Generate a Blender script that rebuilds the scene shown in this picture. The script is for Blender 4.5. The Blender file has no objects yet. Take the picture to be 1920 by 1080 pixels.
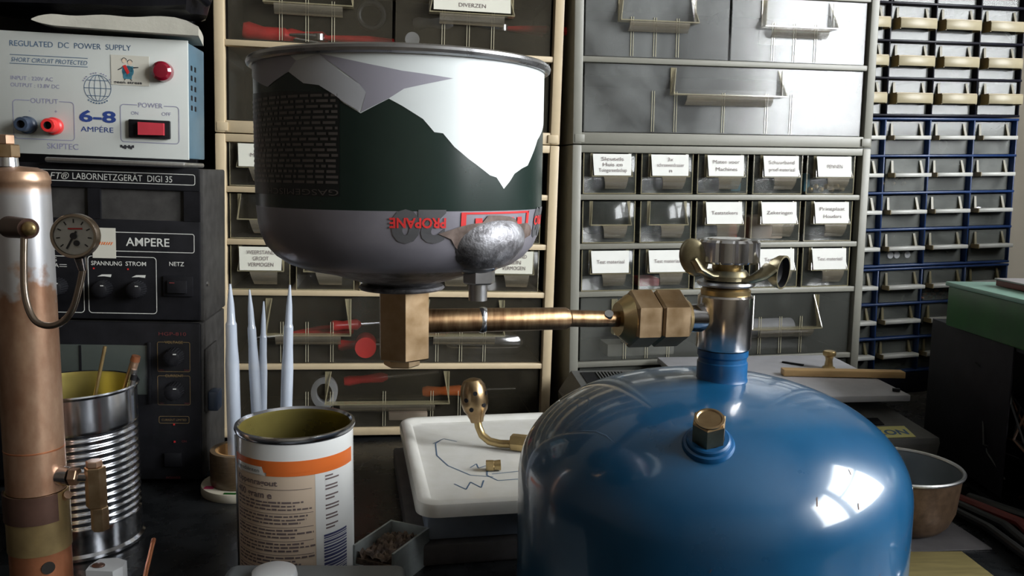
import bpy, bmesh, math, random
from mathutils import Matrix, Vector, Euler
PI = math.pi
random.seed(7)
sc = bpy.context.scene
COL = sc.collection

# ------------------------------------------------------------------ camera, world, light, exposure
TH, RHO, FPX = math.radians(7.5), 0.015, 1600.0
cam_data = bpy.data.cameras.new('camera')
cam = bpy.data.objects.new('camera', cam_data)
COL.objects.link(cam)
cam_data.sensor_width = 36.0
cam_data.lens = 36.0 * FPX / 1920.0
cam_data.clip_start = 0.01
fw = Vector((0, math.cos(TH), -math.sin(TH)))
r0 = Vector((1, 0, 0)); u0 = Vector((0, math.sin(TH), math.cos(TH)))
rr_ = math.cos(RHO) * r0 + math.sin(RHO) * u0
uu_ = -math.sin(RHO) * r0 + math.cos(RHO) * u0
m3 = Matrix((rr_, uu_, -fw)).transposed()
cam.matrix_world = Matrix.Translation((0, 0, 1.015)) @ m3.to_4x4()
sc.camera = cam

sc.view_settings.view_transform = 'Standard'
sc.view_settings.look = 'None'
sc.view_settings.gamma = 1.0
sc.view_settings.use_curve_mapping = False
sc.view_settings.exposure = 1.12
sc.cycles.max_bounces = 10
sc.cycles.diffuse_bounces = 4
sc.cycles.glossy_bounces = 5
sc.cycles.transmission_bounces = 4
sc.cycles.transparent_max_bounces = 24
sc.cycles.caustics_reflective = False
sc.cycles.caustics_refractive = False

world = bpy.data.worlds.new('daylight')
sc.world = world
world.use_nodes = True
wn = world.node_tree
wn.nodes['Background'].inputs[0].default_value = (0.95, 0.98, 1.0, 1)
wn.nodes['Background'].inputs[1].default_value = 11.0

ROOM_YAW = 0.2
RM = Matrix.Rotation(ROOM_YAW, 4, 'Z')
BENCH = 0.75
WX, WV0, WV1, WZ0, WZ1 = 1.35, -1.15, 0.45, 1.08, 2.05   # window in the right wall (room frame)


def portal(name, loc, rot, sx, sy):
    ld = bpy.data.lights.new(name, 'AREA')
    ld.shape = 'RECTANGLE'; ld.size = sx; ld.size_y = sy
    ld.cycles.is_portal = True
    o = bpy.data.objects.new(name, ld)
    o.matrix_world = RM @ Matrix.Translation(loc) @ Euler(rot).to_matrix().to_4x4()
    COL.objects.link(o)


portal('window_daylight', (WX + 0.07, (WV0 + WV1) / 2, (WZ0 + WZ1) / 2), (0, PI / 2, 0), WZ1 - WZ0, WV1 - WV0)


# ------------------------------------------------------------------ materials
def mat(name, col, rough=0.5, metal=0.0, var=0.12, scale=30.0, col2=None, coat=0.0, bump=0.0,
        thr=None, rvar=0.0, spec=0.5, stretch=(1, 1, 1), trans=0.0, emit=None, ior=None):
    m = bpy.data.materials.new(name)
    m.use_nodes = True
    nt = m.node_tree; N = nt.nodes; L = nt.links
    b = N['Principled BSDF']
    b.inputs['Roughness'].default_value = rough
    b.inputs['Metallic'].default_value = metal
    b.inputs['Specular IOR Level'].default_value = spec
    if coat:
        b.inputs['Coat Weight'].default_value = coat
        b.inputs['Coat Roughness'].default_value = 0.08
    tc = N.new('ShaderNodeTexCoord'); mp = N.new('ShaderNodeMapping')
    mp.inputs['Scale'].default_value = stretch
    nz = N.new('ShaderNodeTexNoise'); nz.inputs['Scale'].default_value = scale
    nz.inputs['Detail'].default_value = 5.0; nz.inputs['Roughness'].default_value = 0.6
    L.new(tc.outputs['Object'], mp.inputs[0]); L.new(mp.outputs[0], nz.inputs['Vector'])
    cr = N.new('ShaderNodeValToRGB')
    c = tuple(col)
    if col2 is None:
        a = tuple(max(0, x * (1 - var)) for x in c); z = tuple(min(1, x * (1 + var)) for x in c)
    else:
        a, z = c, tuple(col2)
    cr.color_ramp.elements[0].color = (*a, 1); cr.color_ramp.elements[1].color = (*z, 1)
    lo, hi = thr if thr else (0.3, 0.7)
    cr.color_ramp.elements[0].position = lo; cr.color_ramp.elements[1].position = hi
    L.new(nz.outputs[0], cr.inputs[0]); L.new(cr.outputs[0], b.inputs['Base Color'])
    if rvar:
        mr = N.new('ShaderNodeMapRange')
        mr.inputs['To Min'].default_value = max(0.02, rough - rvar); mr.inputs['To Max'].default_value = rough + rvar
        L.new(nz.outputs[0], mr.inputs[0]); L.new(mr.outputs[0], b.inputs['Roughness'])
    if bump:
        bp = N.new('ShaderNodeBump'); bp.inputs['Strength'].default_value = bump
        bp.inputs['Distance'].default_value = 0.002
        L.new(nz.outputs[0], bp.inputs['Height']); L.new(bp.outputs[0], b.inputs['Normal'])
    if trans:
        out = N['Material Output']
        mx = N.new('ShaderNodeMixShader'); tr = N.new('ShaderNodeBsdfTransparent')
        mx.inputs[0].default_value = 1 - trans
        L.new(tr.outputs[0], mx.inputs[1]); L.new(b.outputs[0], mx.inputs[2]); L.new(mx.outputs[0], out.inputs[0])
    return m


def plastic_clear(name, col, opac, rough=0.25, scuff=0.0, scale=14.0, tint=(1, 1, 1), gloss=0.06):
    """clear moulded plastic: see-through, with dusty scuffs and a gloss"""
    m = bpy.data.materials.new(name); m.use_nodes = True
    nt = m.node_tree; N = nt.nodes; L = nt.links
    b = N['Principled BSDF']; out = N['Material Output']
    b.inputs['Base Color'].default_value = (*col, 1); b.inputs['Roughness'].default_value = rough
    tr = N.new('ShaderNodeBsdfTransparent'); tr.inputs[0].default_value = (*tint, 1)
    mx = N.new('ShaderNodeMixShader')
    tc = N.new('ShaderNodeTexCoord'); nz = N.new('ShaderNodeTexNoise'); nz.inputs['Scale'].default_value = scale
    nz.inputs['Detail'].default_value = 6; nz.inputs['Distortion'].default_value = 0.6
    oi = N.new('ShaderNodeObjectInfo'); va = N.new('ShaderNodeVectorMath'); va.operation = 'ADD'
    L.new(tc.outputs['Object'], va.inputs[0]); L.new(oi.outputs['Location'], va.inputs[1])
    L.new(va.outputs[0], nz.inputs['Vector'])
    mr = N.new('ShaderNodeMapRange'); mr.inputs['From Min'].default_value = 0.35; mr.inputs['From Max'].default_value = 0.7
    mr.inputs['To Min'].default_value = opac - scuff; mr.inputs['To Max'].default_value = min(1, opac + scuff)
    L.new(nz.outputs[0], mr.inputs[0]); L.new(mr.outputs[0], mx.inputs[0])
    L.new(tr.outputs[0], mx.inputs[1]); L.new(b.outputs[0], mx.inputs[2])
    gl = N.new('ShaderNodeBsdfGlossy'); gl.inputs['Roughness'].default_value = 0.12
    m2 = N.new('ShaderNodeMixShader'); m2.inputs[0].default_value = gloss
    L.new(mx.outputs[0], m2.inputs[1]); L.new(gl.outputs[0], m2.inputs[2]); L.new(m2.outputs[0], out.inputs[0])
    return m


M = {}
M['wall'] = mat('beige_plaster', (0.27, 0.24, 0.19), 0.9, scale=8, var=0.06, bump=0.1)
M['darkened_wall'] = mat('bounce_cutting_brown', (0.055, 0.04, 0.028), 0.6, scale=10, var=0.3, stretch=(1, 1, .1))  # unseen left wall made dark brown to cut bounced light
M['ceiling'] = mat('ceiling_paint', (0.26, 0.25, 0.23), 0.9, scale=6, var=0.04)
M['floor'] = mat('floor_boards', (0.12, 0.10, 0.08), 0.7, scale=5, var=0.25, stretch=(1, 8, 1))
M['bench'] = mat('black_bench', (0.012, 0.013, 0.014), 0.28, spec=0.3, scale=40, var=0.5, rvar=0.12, bump=0.05)
M['window_paint'] = mat('window_paint', (0.7, 0.7, 0.68), 0.5, var=0.03)
M['cream'] = mat('cream_plastic', (0.60, 0.48, 0.31), 0.42, scale=25, var=0.08)
M['greyp'] = mat('grey_plastic', (0.235, 0.23, 0.195), 0.42, scale=25, var=0.06)
M['blackp'] = mat('black_plastic', (0.012, 0.012, 0.014), 0.38, spec=0.2, scale=60, var=0.4)
M['cab_black'] = mat('black_cabinet_plastic', (0.010, 0.010, 0.016), 0.35, spec=0.2, scale=60, var=0.3)
M['cab_blue'] = mat('blue_cabinet_plastic', (0.009, 0.030, 0.105), 0.38, scale=60, var=0.25)
M['brass'] = mat('brass', (0.52, 0.38, 0.18), 0.32, 0.85, scale=50, var=0.18, rvar=0.10)
M['lever_brass'] = mat('aged_lever_brass', (0.20, 0.17, 0.10), 0.38, 0.9, scale=90, col2=(0.38, 0.33, 0.21), rvar=0.1)
M['brass_dull'] = mat('dull_brass', (0.38, 0.25, 0.13), 0.36, 1.0, scale=90, col2=(0.52, 0.38, 0.24), rvar=0.1)
M['brass_pipe'] = mat('tarnished_pipe', (0.17, 0.09, 0.045), 0.38, 1.0, scale=160, col2=(0.36, 0.24, 0.13), stretch=(3, .4, .4), rvar=0.1)
M['copper'] = mat('copper', (0.66, 0.26, 0.13), 0.30, 0.85, scale=40, var=0.2, rvar=0.08)
M['copper_old'] = mat('heat_stained_copper', (0.36, 0.22, 0.14), 0.36, 0.8, scale=45, col2=(0.62, 0.42, 0.30), thr=(0.35, 0.7), rvar=0.12, stretch=(1, 1, 0.5))
def boiler_mat():
    m = mat('half_tinned_copper', (0.38, 0.20, 0.12), 0.36, 0.75, scale=45, col2=(0.66, 0.44, 0.30), thr=(0.35, 0.7), stretch=(1, 1, 0.5))
    nt = m.node_tree; N = nt.nodes; L = nt.links; b = N['Principled BSDF']
    src = b.inputs['Base Color'].links[0].from_socket
    tc = N.new('ShaderNodeTexCoord'); sp = N.new('ShaderNodeSeparateXYZ'); nz = N.new('ShaderNodeTexNoise')
    nz.inputs['Scale'].default_value = 55; nz.inputs['Detail'].default_value = 4
    L.new(tc.outputs['Object'], sp.inputs[0]); L.new(tc.outputs['Object'], nz.inputs['Vector'])
    m1 = N.new('ShaderNodeMath'); m1.operation = 'MULTIPLY_ADD'; L.new(nz.outputs[0], m1.inputs[0]); m1.inputs[1].default_value = 0.10; L.new(sp.outputs[2], m1.inputs[2])
    r = N.new('ShaderNodeMapRange'); r.inputs['From Min'].default_value = 0.234; r.inputs['From Max'].default_value = 0.246
    L.new(m1.outputs[0], r.inputs[0])
    r2 = N.new('ShaderNodeMapRange'); r2.inputs['From Min'].default_value = 0.248; r2.inputs['From Max'].default_value = 0.254; r2.inputs['To Min'].default_value = 1; r2.inputs['To Max'].default_value = 0
    L.new(sp.outputs[2], r2.inputs[0])
    mu = N.new('ShaderNodeMath'); mu.operation = 'MULTIPLY'; L.new(r.outputs[0], mu.inputs[0]); L.new(r2.outputs[0], mu.inputs[1])
    mx = N.new('ShaderNodeMix'); mx.data_type = 'RGBA'; L.new(mu.outputs[0], mx.inputs[0]); L.new(src, mx.inputs[6]); mx.inputs[7].default_value = (.66, .66, .68, 1)
    L.new(mx.outputs[2], b.inputs['Base Color'])
    return m


M['boiler'] = boiler_mat()
M['solder'] = mat('solder_tinned_copper', (0.40, 0.27, 0.20), 0.22, 1.0, scale=38, col2=(0.72, 0.74, 0.78), thr=(0.40, 0.50), rvar=0.1, stretch=(1, 1, .6))
M['chrome'] = mat('chrome', (0.62, 0.62, 0.64), 0.14, 1.0, scale=40, var=0.1, rvar=0.06)
M['chrome_worn'] = mat('worn_chrome', (0.50, 0.45, 0.40), 0.2, 1.0, scale=55, col2=(0.70, 0.68, 0.68), rvar=0.08)
M['tin'] = mat('tin_plate', (0.60, 0.62, 0.68), 0.17, 1.0, scale=60, var=0.06, rvar=0.05)
M['gold_lacquer'] = mat('gold_lacquer', (0.36, 0.30, 0.09), 0.28, 0.7, scale=30, var=0.1, rvar=0.05)
M['steel_dark'] = mat('dark_scorched_steel', (0.09, 0.085, 0.09), 0.5, 0.7, scale=150, col2=(0.34, 0.34, 0.36), thr=(0.35, 0.70), bump=0.45, rvar=0.15)
M['steel'] = mat('steel', (0.45, 0.45, 0.46), 0.3, 1.0, scale=70, var=0.15, rvar=0.1)
M['alu'] = mat('aluminium', (0.62, 0.62, 0.62), 0.35, 1.0, scale=60, var=0.08, stretch=(8, 1, 1))
M['brown_tape'] = mat('brown_band', (0.11, 0.06, 0.045), 0.4, 0.6, scale=70, var=0.2)
M['blue_paint'] = mat('blue_enamel', (0.004, 0.060, 0.145), 0.30, 0.0, scale=22, col2=(0.006, 0.078, 0.180), coat=0.8, rvar=0.09)
M['blue_neck'] = mat('blue_enamel_neck', (0.005, 0.075, 0.20), 0.35, scale=90, var=0.25)
M['scratch'] = mat('scuffed_blue_enamel', (0.10, 0.18, 0.30), 0.5, scale=90, var=0.3)
M['chip'] = mat('rust_chip', (0.10, 0.05, 0.03), 0.7)
M['sticker_orange'] = mat('orange_sticker', (0.42, 0.13, 0.03), 0.5, scale=80, var=0.25)
M['painted_shade'] = mat('painted_inner_shade', (0.02, 0.018, 0.016), 0.8, var=0.3, spec=0.1)  # dark colour paints in the shade inside cabinets and the air hole
M['can_green'] = mat('canister_green_lacquer', (0.009, 0.020, 0.016), 0.27, 0.0, scale=80, var=0.08)
M['can_silver'] = mat('canister_silver_lacquer', (0.27, 0.26, 0.30), 0.33, 0.35, scale=70, var=0.08)
M['can_white'] = mat('canister_white_print', (0.66, 0.70, 0.70), 0.35, scale=20, var=0.04)
M['can_lilac'] = mat('canister_lilac_print', (0.30, 0.29, 0.34), 0.35, scale=20, var=0.06)
M['can_pale'] = mat('canister_pale_print', (0.44, 0.45, 0.48), 0.35, scale=20, var=0.06)
M['can_text_bg'] = mat('canister_dark_print', (0.006, 0.008, 0.008), 0.4, var=0.1)
M['can_text'] = mat('canister_grey_print', (0.095, 0.082, 0.076), 0.4, var=0.1)
M['can_digit'] = mat('canister_digit_print', (0.085, 0.085, 0.09), 0.4, var=0.1)
M['burn'] = mat('burnt_lacquer', (0.045, 0.025, 0.016), 0.6, scale=160, col2=(0.20, 0.15, 0.13), rvar=0.1)
M['red_print'] = mat('red_print', (0.60, 0.03, 0.03), 0.4, var=0.08)
M['inner_dark'] = mat('sooty_steel_inside', (0.08, 0.075, 0.07), 0.6, 0.6, var=0.3)
M['white_tin'] = mat('white_tin_lacquer', (0.80, 0.81, 0.80), 0.22, coat=0.5, scale=15, var=0.02)
M['label_beige'] = mat('beige_label', (0.70, 0.56, 0.43), 0.45, scale=15, var=0.03)
M['orange'] = mat('orange_print', (0.78, 0.17, 0.03), 0.4, scale=15, var=0.06)
M['ink'] = mat('ink', (0.03, 0.03, 0.035), 0.6, var=0.1)
M['ink_soft'] = mat('faded_ink', (0.16, 0.12, 0.12), 0.6, var=0.1)
M['ink_blue'] = mat('blue_ink', (0.02, 0.05, 0.22), 0.6, var=0.1)
M['ink_navy'] = mat('slate_blue_ink', (0.07, 0.13, 0.22), 0.6, var=0.1)
M['ink_lilac'] = mat('lilac_ink', (0.25, 0.25, 0.38), 0.6, var=0.1)
M['barcode'] = mat('barcode_ink', (0.05, 0.06, 0.16), 0.5, var=0.1)
M['panel_white'] = mat('off_white_panel', (0.56, 0.58, 0.55), 0.45, scale=12, var=0.03)
M['psu_side'] = mat('slate_blue_metal', (0.09, 0.16, 0.21), 0.4, scale=40, var=0.1)
M['psu_black'] = mat('black_metal_case', (0.010, 0.010, 0.012), 0.4, spec=0.2, scale=60, var=0.35)
M['psu_grey'] = mat('dusty_grey_case', (0.04, 0.038, 0.036), 0.6, spec=0.2, scale=90, var=0.3)
M['white_print'] = mat('white_print', (0.62, 0.62, 0.58), 0.5, var=0.05)
M['gold_print'] = mat('dull_gold_print', (0.22, 0.15, 0.06), 0.5, var=0.1)
M['red_faint'] = mat('faded_red_print', (0.16, 0.03, 0.03), 0.5, var=0.1)
M['lcd'] = mat('grey_display_glass', (0.055, 0.065, 0.058), 0.25, scale=20, var=0.12)
M['dark_blue_grey'] = mat('blue_grey_bezel', (0.035, 0.05, 0.075), 0.5, scale=20, var=0.15)
M['red_lamp'] = mat('red_lens', (0.22, 0.006, 0.02), 0.12, coat=0.6, scale=20, var=0.2)
M['red_plastic'] = mat('red_plastic', (0.62, 0.03, 0.03), 0.3, scale=25, var=0.12)
M['red_rocker'] = mat('red_rocker', (0.55, 0.05, 0.07), 0.22, scale=25, var=0.15)
M['navy_plastic'] = mat('navy_plastic', (0.035, 0.05, 0.08), 0.35, var=0.1)
M['paper'] = mat('paper', (0.68, 0.67, 0.58), 0.8, scale=25, var=0.04)
M['paper_white'] = mat('white_card', (0.74, 0.74, 0.70), 0.7, scale=30, var=0.04)
M['sticker_cream'] = mat('cream_sticker', (0.60, 0.58, 0.50), 0.5, var=0.03)
M['white_pan'] = mat('white_enamel_pan', (0.62, 0.61, 0.56), 0.36, scale=60, col2=(0.70, 0.69, 0.66), coat=0.2)
M['scale_grey'] = mat('blue_grey_box', (0.20, 0.235, 0.30), 0.4, scale=60, var=0.12)
M['dark_base'] = mat('dark_grey_base', (0.085, 0.08, 0.082), 0.5, spec=0.2, scale=50, var=0.2)
M['device_grey'] = mat('warm_grey_housing', (0.10, 0.10, 0.095), 0.5, scale=60, var=0.15)
M['platform'] = mat('speckled_white_plate', (0.46, 0.46, 0.49), 0.45, scale=60, var=0.08)
M['wood'] = mat('pale_wood', (0.62, 0.40, 0.18), 0.55, scale=30, var=0.12, stretch=(1, 12, 12))
M['yellow_wood'] = mat('yellowed_board', (0.16, 0.13, 0.05), 0.5, scale=30, var=0.25, stretch=(1, 9, 1))
M['sticker_yellow'] = mat('yellow_sticker', (0.55, 0.52, 0.20), 0.5, var=0.05)
M['tape_core'] = mat('cardboard_core', (0.50, 0.28, 0.11), 0.7, var=0.1)
M['tape_out'] = mat('brown_packing_tape', (0.14, 0.095, 0.055), 0.3, scale=120, var=0.25, stretch=(1, 1, 6))
M['disc'] = mat('printed_disc', (0.52, 0.47, 0.36), 0.5, scale=50, col2=(0.62, 0.58, 0.48))
M['pink'] = mat('pink_print', (0.5, 0.04, 0.12), 0.5)
M['pipette'] = plastic_clear('milky_plastic', (0.58, 0.64, 0.74), 0.72, 0.3, 0.05, 30)
M['pan_brown'] = mat('browned_pan_side', (0.12, 0.075, 0.045), 0.42, 0.5, scale=150, var=0.35)
M['pan_in'] = mat('dull_pan_inside', (0.22, 0.24, 0.25), 0.5, 0.6, var=0.1)
M['green_dark'] = mat('green_plastic', (0.004, 0.085, 0.008), 0.4, scale=30, var=0.25)
M['green_pale'] = mat('pale_green_cover', (0.24, 0.42, 0.34), 0.4, scale=10, var=0.08)
M['red_dark'] = mat('dark_red_cover', (0.16, 0.02, 0.015), 0.5, var=0.15)
M['grey_paper'] = mat('pale_grey_cover', (0.42, 0.40, 0.41), 0.6, var=0.05)
M['sheet_dark'] = mat('dark_sheet_metal', (0.022, 0.020, 0.024), 0.5, 0.3, spec=0.2, scale=50, var=0.2)
M['cable_brown'] = mat('brown_wire', (0.09, 0.035, 0.012), 0.5, var=0.2)
M['cable_black'] = mat('black_cable', (0.012, 0.012, 0.012), 0.45, var=0.2)
M['bag'] = mat('black_leatherette', (0.006, 0.006, 0.008), 0.32, spec=0.2, scale=35, var=0.4, bump=0.5)
M['cloth'] = mat('off_white_foam_sheet', (0.50, 0.48, 0.41), 0.6, scale=30, var=0.1, bump=0.4)
M['rust'] = mat('rusty_sediment', (0.05, 0.03, 0.022), 0.6, scale=120, col2=(0.22, 0.15, 0.10), thr=(0.4, 0.7), bump=1.0)
M['zinc'] = mat('galvanised_steel', (0.30, 0.33, 0.33), 0.45, 0.3, scale=50, var=0.2)
M['grey_soft'] = mat('grey_case', (0.14, 0.155, 0.165), 0.5, scale=50, var=0.1)
M['white_soft'] = mat('milky_white_plastic', (0.50, 0.51, 0.52), 0.45, var=0.05)
M['drawer_dark'] = plastic_clear('clear_smoked_drawer', (0.075, 0.065, 0.045), 0.24, 0.25, 0.10, 16, gloss=0.022)
M['drawer_dusty'] = plastic_clear('dusty_clear_drawer', (0.19, 0.20, 0.195), 0.42, 0.35, 0.28, 11, gloss=0.04)
M['drawer_hazy'] = plastic_clear('hazy_clear_drawer', (0.13, 0.135, 0.12), 0.38, 0.3, 0.16, 14, gloss=0.04)
M['drawer_clear'] = plastic_clear('clear_drawer', (0.12, 0.13, 0.115), 0.20, 0.2, 0.10, 22, gloss=0.03)
M['drawer_small'] = plastic_clear('frosted_small_drawer', (0.155, 0.165, 0.15), 0.45, 0.45, 0.20, 30, gloss=0.02)
M['drawer_floor'] = mat('shade_coloured_floor', (0.035, 0.032, 0.028), 0.7, scale=60, var=0.4, spec=0.2)  # opaque dark floor, shade of the drawer bottoms put into the colour
M['bright_rib'] = plastic_clear('moulded_rib', (0.62, 0.58, 0.42), 0.75, 0.2, 0.10, 30, gloss=0.15)
M['rib'] = plastic_clear('edge_highlight_plastic', (0.42, 0.37, 0.22), 0.45, 0.2, 0.05, 30, gloss=0.15)  # yellowish plastic, coloured lighter to paint in the edge highlights
M['lip'] = plastic_clear('moulded_grip', (0.24, 0.21, 0.155), 0.50, 0.3, 0.10, 40, gloss=0.08)
M['cheek'] = mat('amber_clear_cheek', (0.13, 0.11, 0.055), 0.35, var=0.1)
M['ledge_cream'] = mat('yellowed_grip', (0.36, 0.31, 0.20), 0.4, scale=40, var=0.1)
M['ledge_side'] = mat('amber_grip_end', (0.26, 0.19, 0.08), 0.4, scale=40, var=0.2)
M['ledge_white'] = mat('white_grip', (0.44, 0.44, 0.41), 0.4, scale=40, var=0.06)
M['gauge_case'] = mat('worn_gauge_case', (0.40, 0.33, 0.27), 0.28, 1.0, scale=60, var=0.15)
M['torch_bronze'] = mat('bronzed_torch', (0.26, 0.17, 0.09), 0.30, 1.0, scale=70, col2=(0.44, 0.32, 0.18), rvar=0.08)
M['dial_white'] = mat('dial_face', (0.62, 0.62, 0.60), 0.4, var=0.03)
M['glass'] = plastic_clear('window_glass', (0.8, 0.85, 0.9), 0.02, 0.05, 0.0, 5, gloss=0.04)
M['teal'] = mat('teal_print', (0.06, 0.22, 0.30), 0.5)
M['zebra'] = mat('silver_tool', (0.5, 0.5, 0.5), 0.25, 1.0)


# ------------------------------------------------------------------ mesh helpers
class MB:
    """collects shapes into one mesh"""
    def __init__(self):
        self.v = []; self.f = []; self.m = []; self.s = []

    def add(self, verts, faces, mi=0, X=None, smooth=False):
        o = len(self.v)
        for p in verts:
            p = Vector(p)
            self.v.append(X @ p if X is not None else p)
        for f in faces:
            self.f.append([i + o for i in f]); self.m.append(mi); self.s.append(smooth)
        return self

    def box(self, x0, x1, y0, y1, z0, z1, mi=0, bev=0.0, X=None, seg=2):
        if bev <= 0:
            vs = [(x, y, z) for z in (z0, z1) for y in (y0, y1) for x in (x0, x1)]
            fs = [(0, 2, 3, 1), (4, 5, 7, 6), (0, 1, 5, 4), (2, 6, 7, 3), (0, 4, 6, 2), (1, 3, 7, 5)]
            return self.add(vs, fs, mi, X)
        bm = bmesh.new(); bmesh.ops.create_cube(bm, size=1.0)
        for v in bm.verts:
            v.co = Vector(((x0 + x1) / 2 + v.co.x * (x1 - x0), (y0 + y1) / 2 + v.co.y * (y1 - y0), (z0 + z1) / 2 + v.co.z * (z1 - z0)))
        bmesh.ops.bevel(bm, geom=list(bm.edges), offset=bev, segments=seg, affect='EDGES', profile=0.5)
        return self.bm(bm, mi, X, True)

    def bm(self, bm, mi=0, X=None, smooth=False):
        bm.verts.ensure_lookup_table(); bm.verts.index_update()
        self.add([v.co.copy() for v in bm.verts], [[v.index for v in f.verts] for f in bm.faces], mi, X, smooth)
        bm.free(); return self

    def lathe(self, prof, n=48, mi=0, X=None, smooth=True, mats=None, a0=0.0, a1=2 * PI):
        full = abs(a1 - a0 - 2 * PI) < 1e-6
        cnt = n if full else n + 1
        vs = []; rings = []
        for r, z in prof:
            if r < 1e-7:
                rings.append([len(vs)]); vs.append((0, 0, z))
            else:
                rings.append(list(range(len(vs), len(vs) + cnt)))
                for i in range(cnt):
                    a = a0 + (a1 - a0) * i / n
                    vs.append((r * math.cos(a), r * math.sin(a), z))
        for k in range(len(rings) - 1):
            A, B = rings[k], rings[k + 1]; fs = []
            for i in range(n):
                j = (i + 1) % cnt
                if len(A) == 1 and len(B) == 1: continue
                if len(A) == 1: fs.append((A[0], B[j], B[i]))
                elif len(B) == 1: fs.append((A[i], A[j], B[0]))
                else: fs.append((A[i], A[j], B[j], B[i]))
            mm = mats[k] if mats else mi
            if k == 0: base = len(self.v)
            o = base
            if k == 0:
                for p in vs:
                    p = Vector(p); self.v.append(X @ p if X is not None else p)
            for f in fs:
                self.f.append([i + o for i in f]); self.m.append(mm); self.s.append(smooth)
        return self

    def prism(self, n, r, z0, z1, mi=0, X=None, ch=0.0, rot=0.0):
        """regular prism with chamfered ends"""
        ring = lambda rr, z: [(rr * math.cos(rot + 2 * PI * i / n), rr * math.sin(rot + 2 * PI * i / n), z) for i in range(n)]
        lv = [(r - ch, z0), (r, z0 + ch), (r, z1 - ch), (r - ch, z1)] if ch else [(r, z0), (r, z1)]
        vs = []; fs = []
        for rr, z in lv: vs += ring(rr, z)
        for k in range(len(lv) - 1):
            for i in range(n):
                j = (i + 1) % n
                fs.append((k * n + i, k * n + j, (k + 1) * n + j, (k + 1) * n + i))
        fs.append(tuple(reversed(range(n)))); fs.append(tuple((len(lv) - 1) * n + i for i in range(n)))
        return self.add(vs, fs, mi, X)

    def cyl(self, p0, p1, r0, r1=None, n=20, mi=0, hexa=False, ch=0.0, rot=0.0):
        p0, p1 = Vector(p0), Vector(p1); r1 = r0 if r1 is None else r1
        d = p1 - p0; q = d.to_track_quat('Z', 'Y').to_matrix().to_4x4()
        X = Matrix.Translation(p0) @ q
        if hexa: return self.prism(6, r0, 0, d.length, mi, X, ch, rot)
        return self.lathe([(0, 0), (r0, 0), (r1, d.length), (0, d.length)], n, mi, X, True)

    def tube(self, pts, r, n=12, mi=0, caps=True, flat=1.0):
        pts = [Vector(p) for p in pts]; rs = r if isinstance(r, (list, tuple)) else [r] * len(pts)
        up = None; vs = []; fs = []
        for i, p in enumerate(pts):
            t = (pts[min(i + 1, len(pts) - 1)] - pts[max(i - 1, 0)]).normalized()
            if up is None:
                a = Vector((0, 0, 1)) if abs(t.z) < 0.9 else Vector((0, 1, 0))
                up = (a - t * a.dot(t)).normalized()
            else:
                up = (up - t * up.dot(t)).normalized()
            b = t.cross(up)
            for k in range(n):
                a = 2 * PI * k / n
                vs.append(p + rs[i] * (math.cos(a) * up * flat + math.sin(a) * b))
        for i in range(len(pts) - 1):
            for k in range(n):
                j = (k + 1) % n
                fs.append((i * n + k, i * n + j, (i + 1) * n + j, (i + 1) * n + k))
        if caps:
            fs.append(tuple(reversed(range(n)))); fs.append(tuple((len(pts) - 1) * n + k for k in range(n)))
        return self.add(vs, fs, mi, None, True)

    def ell(self, c, rad, mi=0, X=None, n=24, m=14):
        T = Matrix.Translation(c) @ Matrix.Diagonal((*rad, 1))
        if X is not None: T = X @ T
        pr = [(math.sin(PI * i / m), -math.cos(PI * i / m)) for i in range(m + 1)]
        pr[0] = (0, -1); pr[-1] = (0, 1)
        return self.lathe(pr, n, mi, T)

    def torus(self, R, r, mi=0, X=None, n=64, m=10):
        pr = [(R + r * math.cos(2 * PI * i / m), r * math.sin(2 * PI * i / m)) for i in range(m + 1)]
        return self.lathe(pr, n, mi, X)

    def slab(self, pts, y0, y1, mi=0, X=None):
        """outline in x,z, thickness along y"""
        n = len(pts)
        vs = [(x, y0, z) for x, z in pts] + [(x, y1, z) for x, z in pts]
        fs = [tuple(range(n)), tuple(reversed(range(n, 2 * n)))]
        for i in range(n):
            j = (i + 1) % n; fs.append((i, i + n, j + n, j))
        return self.add(vs, fs, mi, X)

    def plan(self, pts, z0, z1, mi=0, X=None):
        """outline in x,y, thickness along z"""
        n = len(pts)
        vs = [(x, y, z0) for x, y in pts] + [(x, y, z1) for x, y in pts]
        fs = [tuple(reversed(range(n))), tuple(range(n, 2 * n))]
        for i in range(n):
            j = (i + 1) % n; fs.append((i, j, j + n, i + n))
        return self.add(vs, fs, mi, X)

    def build(self, name, mats, parent=None, loc=None, X=None):
        me = bpy.data.meshes.new(name)
        me.from_pydata([tuple(v) for v in self.v], [], self.f)
        if not isinstance(mats, (list, tuple)): mats = [mats]
        for mm in mats: me.materials.append(M[mm] if isinstance(mm, str) else mm)
        me.polygons.foreach_set('material_index', self.m)
        me.polygons.foreach_set('use_smooth', self.s)
        me.update()
        bm = bmesh.new(); bm.from_mesh(me)
        bmesh.ops.recalc_face_normals(bm, faces=bm.faces)
        for e in bm.edges:
            if len(e.link_faces) == 2 and e.calc_face_angle(0) > 0.6: e.smooth = False
        bm.to_mesh(me); bm.free()
        o = bpy.data.objects.new(name, me); COL.objects.link(o)
        if parent: o.parent = parent
        if X is not None: o.matrix_local = X
        elif loc is not None: o.location = loc
        return o


def thing(name, label, cat, loc=(0, 0, 0), yaw=0.0, roll=0.0, group=None):
    o = bpy.data.objects.new(name, None); COL.objects.link(o)
    o.empty_display_size = 0.02
    o.matrix_world = Matrix.Translation(loc) @ Matrix.Rotation(yaw, 4, 'Z') @ Matrix.Rotation(-roll, 4, 'Y')
    o['label'] = label; o['category'] = cat
    if group: o['group'] = group
    return o


def tag(o, label, cat, group=None, kind=None):
    o['label'] = label; o['category'] = cat
    if group: o['group'] = group
    if kind: o['kind'] = kind
    return o


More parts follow.
